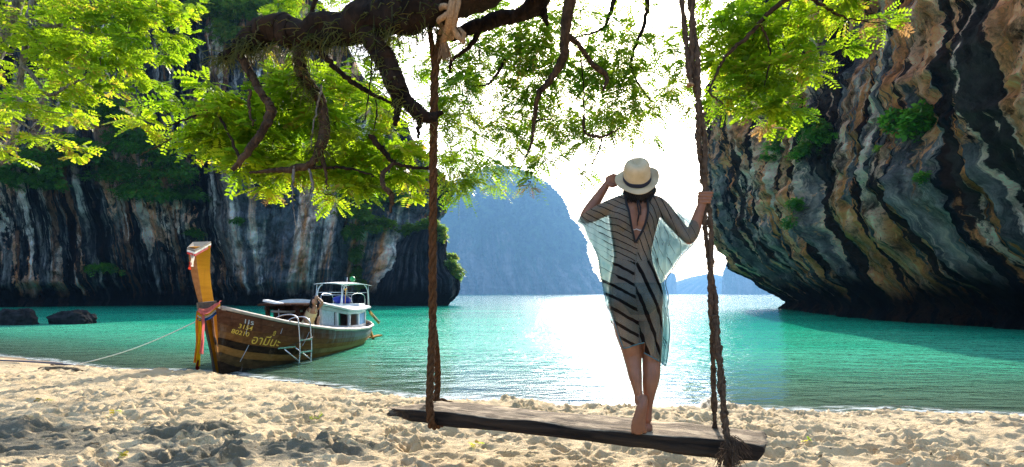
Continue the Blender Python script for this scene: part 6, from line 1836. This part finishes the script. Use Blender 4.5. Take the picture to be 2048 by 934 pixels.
# lettering painted on the bow
GOLDP = flat_mat("paint_gold", (0.80, 0.50, 0.06), .5, var=.15, bump=0)
GREYP = flat_mat("paint_grey", (0.50, 0.52, 0.55), .6, var=.3, bump=0)
def lettering(txt, s, t, size, mat, name, shear=.15, bold=.012, rot=0.0):
    cu = bpy.data.curves.new(name, 'FONT'); cu.body = txt; cu.size = size; cu.shear = shear; cu.offset = bold * size; cu.resolution_u = 3
    to = bpy.data.objects.new("txt", cu); COL.objects.link(to)
    me = bpy.data.meshes.new_from_object(to.evaluated_get(bpy.context.evaluated_depsgraph_get()))
    bpy.data.objects.remove(to); me.name = name
    # subdivide then wrap onto the planking
    bm = bmesh.new(); bm.from_mesh(me)
    bmesh.ops.subdivide_edges(bm, edges=[e for e in bm.edges if e.calc_length() > .05], cuts=1)
    for v in bm.verts:
        u, w = v.co.x, v.co.y
        ss_ = s + u * .985 + 0.0 * w
        hgt = np.interp(ss_, KS, KZ) - np.interp(ss_, KS, KK)
        tt = t - w / hgt - rot * u / hgt
        v.co = hullp(ss_, tt, 1, .026)
    bm.to_mesh(me); bm.free()
    bp_(link(name, me, BOAT, [mat]))
lettering("3154", .30, .23, .135, GOLDP, "hull_number", .25, .01)
lettering("80210", .18, .33, .135, GOLDP, "hull_number", .25, .01)
lettering("อามีนะ", .56, .42, .27, GOLDP, "hull_lettering", .25, .006)
lettering("ขึ้", 1.02, .25, .13, GOLDP, "hull_lettering", .25, .006)
lettering("11ร", .40, .14, .13, GREYP, "hull_marks", .1, .02)
for s0, t0, s1, t1 in ((.55, .45, .45, .72), (2.15, .10, 2.02, .38), (.5, .1, .46, .3), (1.25, .1, 1.22, .2)):
    mb = MB(); pts = [hullp(s0 + (s1 - s0) * q, t0 + (t1 - t0) * q, 1, .02) for q in np.linspace(0, 1, 6)]
    mb.tube(pts, .006, 4); bpart(mb, "drip_streak", GREYP)

# mooring line to the sand
def mooring():
    mb = MB(); a = P(398, 640, 10.95); b = Vector((-9.05, 11.35, sand_z(-9.05, 11.35) + .04))
    pts = [a.lerp(b, q) + Vector((0, 0, -.10 * math.sin(q * math.pi))) for q in np.linspace(0, 1, 20)]
    mb.tube(pts, .010, 6)
    o = mb.build("mooring_line", flat_mat("line_white", (0.6, 0.58, 0.52), .8, bump=0)); tag(o, "thin white mooring line running from the prow down to the sand", "rope")
    mb = MB(); mb.tube([b + Vector((0, 0, .0)), b + Vector((-.35, -.1, .06)), Vector((-10.2, 11.55, sand_z(-10.2, 11.55) + .05)), Vector((-13.5, 11.9, sand_z(-13.5, 11.9) + .06))], .02, 6)
    o = mb.build("pole", flat_mat("pole_slate", (0.10, 0.10, 0.13), .6)); tag(o, "dark straight pole lying on the sand at the left edge", "pole")
mooring()

# ------------------------------------------------------------------ woman bending in the boat
P2 = thing("person", "woman in a cream camisole bending over in the boat with one hand on her hair", "person", tuple(bx(3.35, .45, .34)))
P2I = Matrix.Translation(-Vector(P2.location))
def build_second():
    d0 = 14.55; k = d0 / FPX
    def Q(px, py, r, dy=0.0, r2=None):
        p = P(px, py, d0 + dy); return (p.x, p.y, p.z, r * k, (r if r2 is None else r2) * k)
    mb = MB()
    capsule(mb, [Q(614, 672, 11, .0, 9), Q(615, 655, 11.5, .0, 9.5), Q(618, 640, 9, -.05, 7.5), Q(622, 628, 9.5, -.12, 8), Q(626, 619, 9.5, -.18, 7), Q(629, 614, 5, -.2, 5)], 18)
    capsule(mb, [Q(628, 616, 3.2, -.2), Q(629, 608, 3.0, -.24)], 10)
    mb.ball(P(629.5, 603, d0 - .27), (5.6 * k, .10, 8 * k), 16, 12)
    mb.ball(P(628.5, 605.5, d0 - .372), (1.1 * k, .02, 1.6 * k), 8, 6)
    # arm bracing on the rail, arm raised to the hair, legs
    capsule(mb, [Q(617, 619, 3.6, -.14), Q(611, 630, 3.3, -.16), Q(609.5, 638, 2.8, -.18), Q(613, 645, 2.6, -.26), Q(618, 652, 2.0, -.32), Q(619.5, 656, 2.0, -.34)], 10)
    capsule(mb, [Q(635, 617, 3.4, -.16), Q(640, 612, 3.2, -.22), Q(644.5, 606.5, 2.9, -.28), Q(641, 601, 2.7, -.30), Q(636, 596, 2.1, -.30)], 10)
    mb.ball(P(634, 594, d0 - .30), (3.0 * k, .03, 3.4 * k), 10, 8)
    for i, (x, y) in enumerate(((630.5, 592.5), (630.2, 594.5), (630, 596.5), (630.6, 598.5))):
        capsule(mb, [Q(634, y, .75, -.33), Q(631.5, y - .3, .7, -.36), Q(x - .8, y + .5, .6, -.36)], 7, 8)
    capsule(mb, [Q(634, 597, .9, -.34), Q(632.5, 600, .8, -.36), Q(631.5, 601.5, .6, -.36)], 7, 8)
    capsule(mb, [Q(638, 634, 2.8, -.10), Q(636, 645, 2.6, -.16), Q(637, 655, 2.2, -.24)], 10)
    capsule(mb, [Q(609, 672, 7, .02), Q(609, 690, 6, .0), Q(609, 704, 4, .02)], 12); capsule(mb, [Q(620, 672, 7, .02), Q(620, 690, 6, .0), Q(620, 704, 4, .02)], 12)
    o = remesh_obj(mb, "body", SKIN2, .011, 3, P2); o.matrix_parent_inverse = P2I
    mb = MB()
    A = spline([Q(613, 668, 13.5, .0, 12), Q(614.5, 654, 13.6, .0, 12), Q(617.5, 640, 11, -.05, 10.2), Q(621, 630, 11.3, -.10, 10.6), Q(624, 622, 10.4, -.155, 9.2)], 22)
    mb.tube([a[:3] for a in A], [(a[3] * (1 + .03 * math.sin(i * 1.7)), a[4]) for i, a in enumerate(A)], 20, cap=False, up=(0, 1, .01))
    for x in (619, 631):
        mb.tube([P(x, 625, d0 - .30), P(x + 1, 619, d0 - .30), P(x + 1.5, 615.5, d0 - .2)], .008, 5)
    o = mb.build("camisole", flat_mat("cloth_cream", (0.80, 0.70, 0.42), .8, var=.1, scale=12), P2); o.matrix_parent_inverse = P2I; o["kind"] = "stuff"
    mb = MB()
    mb.ball(P(630, 600, d0 - .235), (7.2 * k, .115, 8.2 * k), 18, 12)
    for (x0, y0, x1, y1, x2, y2, r, dd) in ((624, 600, 621.5, 609, 622.5, 616, 2.8, -.28), (623, 603, 620.5, 612, 624, 615, 2.2, -.25), (635, 602, 636, 611, 635, 616, 2.6, -.25), (637, 603, 639, 612, 637.5, 615, 2.2, -.21)):
        capsule(mb, [Q(x0, y0, r * .9, dd), Q(x1, y1, r, dd), Q(x2, y2, r * .35, dd - .02)], 9, 14)
    V = np.array(mb.v); V += .006 * np.stack([fbm(V[:, 0] * 50, V[:, 1] * 50, V[:, 2] * 8, 2, i) for i in (1, 2, 3)], 1)
    # cut the face free
    mb.v = [tuple(p) for p in V]
    keep = []
    fc = P(628.8, 604.5, d0 - .35)
    for f in mb.f:
        c = sum((Vector(mb.v[i]) for i in f), Vector()) / len(f)
        if ((c.x - fc.x) / (4.6 * k)) ** 2 + ((c.z - fc.z) / (6.2 * k)) ** 2 < 1 and c.y < d0 - .27: continue
        keep.append(f)
    mb.f = keep
    o = mb.build("hair", HAIR, P2); o.matrix_parent_inverse = P2I; o["kind"] = "stuff"
build_second()
# ------------------------------------------------------------------ rocks in the water and litter on the sand
def boulder(name, label, px0, px1, py_top, py_base, d, seed):
    a, b = P(px0, py_base, d), P(px1, py_base, d); top = P(px0, py_top, d).z
    w = (b.x - a.x) / 2; c = (a + b) / 2
    n, m = 90, 44
    th = np.linspace(0, 2 * np.pi, n, endpoint=False); ph = np.linspace(-.35, np.pi / 2 * .995, m)
    T, PH = np.meshgrid(th, ph)
    e = .45
    x = np.sign(np.cos(T)) * np.abs(np.cos(T)) ** .7 * np.cos(PH) ** e * w; y = np.sin(T) * np.cos(PH) ** e * w * .6; z = np.sin(PH) * top
    nn = fbm(x * 1.2 + seed, y * 1.2, z * 1.6, 4, seed, ridged=True); n2 = fbm(x * 5, y * 5, z * 5 + seed, 3, seed + 2)
    k = 1 + .22 * nn + .10 * n2
    X = x * k; Y = y * k; Z = z * (1 + .20 * nn + .14 * n2)
    V = np.stack([X, Y, Z], -1).reshape(-1, 3)
    uv = np.stack([T * w * 3, Z * 3], -1).reshape(-1, 2)
    me = np_mesh(name, V, grid_faces(m, n, True), uv=uv, smooth=True)
    o = link(name, me, None, [ROCK_W]); o.location = (c.x, c.y, 0)
    tag(o, label, "rock")
ROCK_W = flat_mat("wet_rock", (0.016, 0.015, 0.016), .95, var=.8, scale=3.5, bump=1.0, spec=.08)
boulder("sea_rock", "dark pitted rock in the shallows at the far left edge", 0, 66, 619, 651, 29.5, 3)
boulder("sea_rock", "low dark rock in the water right of its neighbour at the left", 103, 184, 624, 648, 30.5, 9)

def drift(px, py, d, length, r, ang, label, name, mat, seed, cat):
    c = Vector(((px - 1024) / FPX * d, d, 0)); c.z = sand_z(c.x, c.y) + r * .5
    rng = np.random.default_rng(seed)
    u = Vector((math.cos(ang), math.sin(ang), 0))
    pts = [c + u * (q - .5) * length + Vector((rng.normal(0, .02), rng.normal(0, .02), abs(rng.normal(0, .4 * r)))) for q in np.linspace(0, 1, 8)]
    mb = MB(); mb.tube(pts, [r * .5, r, r * 1.1, r * .8, r, r * .9, r * .6, r * .3], 8)
    V = np.array(mb.v); V += r * .9 * np.stack([fbm(V[:, 0] * 16, V[:, 1] * 16, V[:, 2] * 16, 3, seed + i) for i in range(3)], 1); mb.v = [tuple(p) for p in V]
    o = mb.build(name, mat); tag(o, label, cat)
DRIFT = bark_mat("driftwood_bark", (0.025, 0.017, 0.012), (0.22, 0.16, 0.10), scale=16)
drift(108, 767, 10.4, .62, .045, .1, "broken dark driftwood piece lying on the sand at the left", "driftwood", DRIFT, 1, "driftwood")
drift(143, 772, 10.3, .50, .035, -.25, "paler ragged driftwood stub beside the dark driftwood piece", "driftwood", DRIFT, 2, "driftwood")
drift(125, 744, 11.6, .40, .03, .2, "small knotted root where the mooring line meets the sand", "root", DRIFT, 4, "root")
drift(610, 765, 9.95, 1.5, .012, -.18, "long thin dark twig at the wash line near the boat", "twig", DRIFT, 5, "twig")

def litter():
    """small fallen leaves, twigs and seed husks that nobody could count"""
    rng = np.random.default_rng(31); mb = MB()
    for _ in range(620):
        y = 3.6 + 7 * rng.random() ** 1.3; x = rng.uniform(-1, 1) * y * .95
        if y > np.interp(x, SHX, SHY) - .35: continue
        z = sand_z(x, y) + rng.uniform(.0, .03)
        a = rng.uniform(0, 6.28); ln = rng.uniform(.012, .05); u = Vector((math.cos(a), math.sin(a), rng.normal(0, .2)))
        c = Vector((x, y, z + .012))
        if rng.random() < .5:
            mb.tube([c - u * ln, c + Vector((0, 0, .01)), c + u * ln], [.002, .003, .001], 4)
        else:
            v = Vector((-u.y, u.x, .3)) * .3 * ln
            mb.add([c - u * ln * .6, c + v, c + u * ln * .6 + Vector((0, 0, .01)), c - v], [(0, 1, 2, 3)])
    o = mb.build("leaf_litter", bark_mat("litter", (0.03, 0.018, 0.01), (0.20, 0.13, 0.06), scale=9)); tag(o, "scattered twigs and husks on the churned sand", None, None, "stuff")
litter()
# a few fresh yellow-green leaf sprigs dropped on the sand
def sprig(px, py, label, seed):
    d = 1.35 * FPX / (py - 588); c = Vector(((px - 1024) / FPX * d, d, 0)); c.z = sand_z(c.x, c.y) + .03
    rng = np.random.default_rng(seed); m = 5
    V, F, T = sprays(np.tile(np.array(c), (m, 1)) + rng.normal(0, .02, (m, 3)) * [1, 1, .3], np.stack([rng.normal(0, 1, m), rng.normal(0, 1, m), np.full(m, .25)], 1), rng, ln=.06, pairs=3, ll=.035, lw=.012, droop=.4)
    me = np_mesh("leaf_sprig", V, F, smooth=False, attrs={"tint": np.clip(T + .3, 0, 1)})
    o = link("leaf_sprig", me, None, [LEAF_LIME]); o["kind"] = "stuff"; tag(o, label, "leaf")
for i, (px, py, lb) in enumerate(((87, 806, "fresh green sprig on the sand at the left"), (222, 830, "yellow sprig on top of the dark sand heap at the left"), (248, 918, "yellow leaf sprig at the lower left edge of the sand"), (626, 838, "green leaf dropped on the sand left of the plank end"), (1616, 880, "yellow leaf on the sand right of the plank's end"), (952, 893, "yellow petals on the sand below the plank"))):
    sprig(px, py, lb, 60 + i)
# ------------------------------------------------------------------ haze
def build_haze():
    mb = MB()
    mb.box((0, 0, (-7.5 + 720) / 2), (13400, 13400, 727.5))
    m = bpy.data.materials.new("haze"); m.use_nodes = True
    nt = m.node_tree; nt.nodes.clear()
    out = N(nt, "ShaderNodeOutputMaterial")
    v = N(nt, "ShaderNodeVolumePrincipled")
    v.inputs["Color"].default_value = (0.21, 0.46, 0.80, 1)
    v.inputs["Density"].default_value = 0.00023
    v.inputs["Anisotropy"].default_value = 0.1
    L(nt, v.outputs[0], out.inputs["Volume"])
    o = mb.build("haze", m, None, smooth=False)
    tag(o, "pale sea haze filling the air over the whole bay", None, None, "stuff")
build_haze()
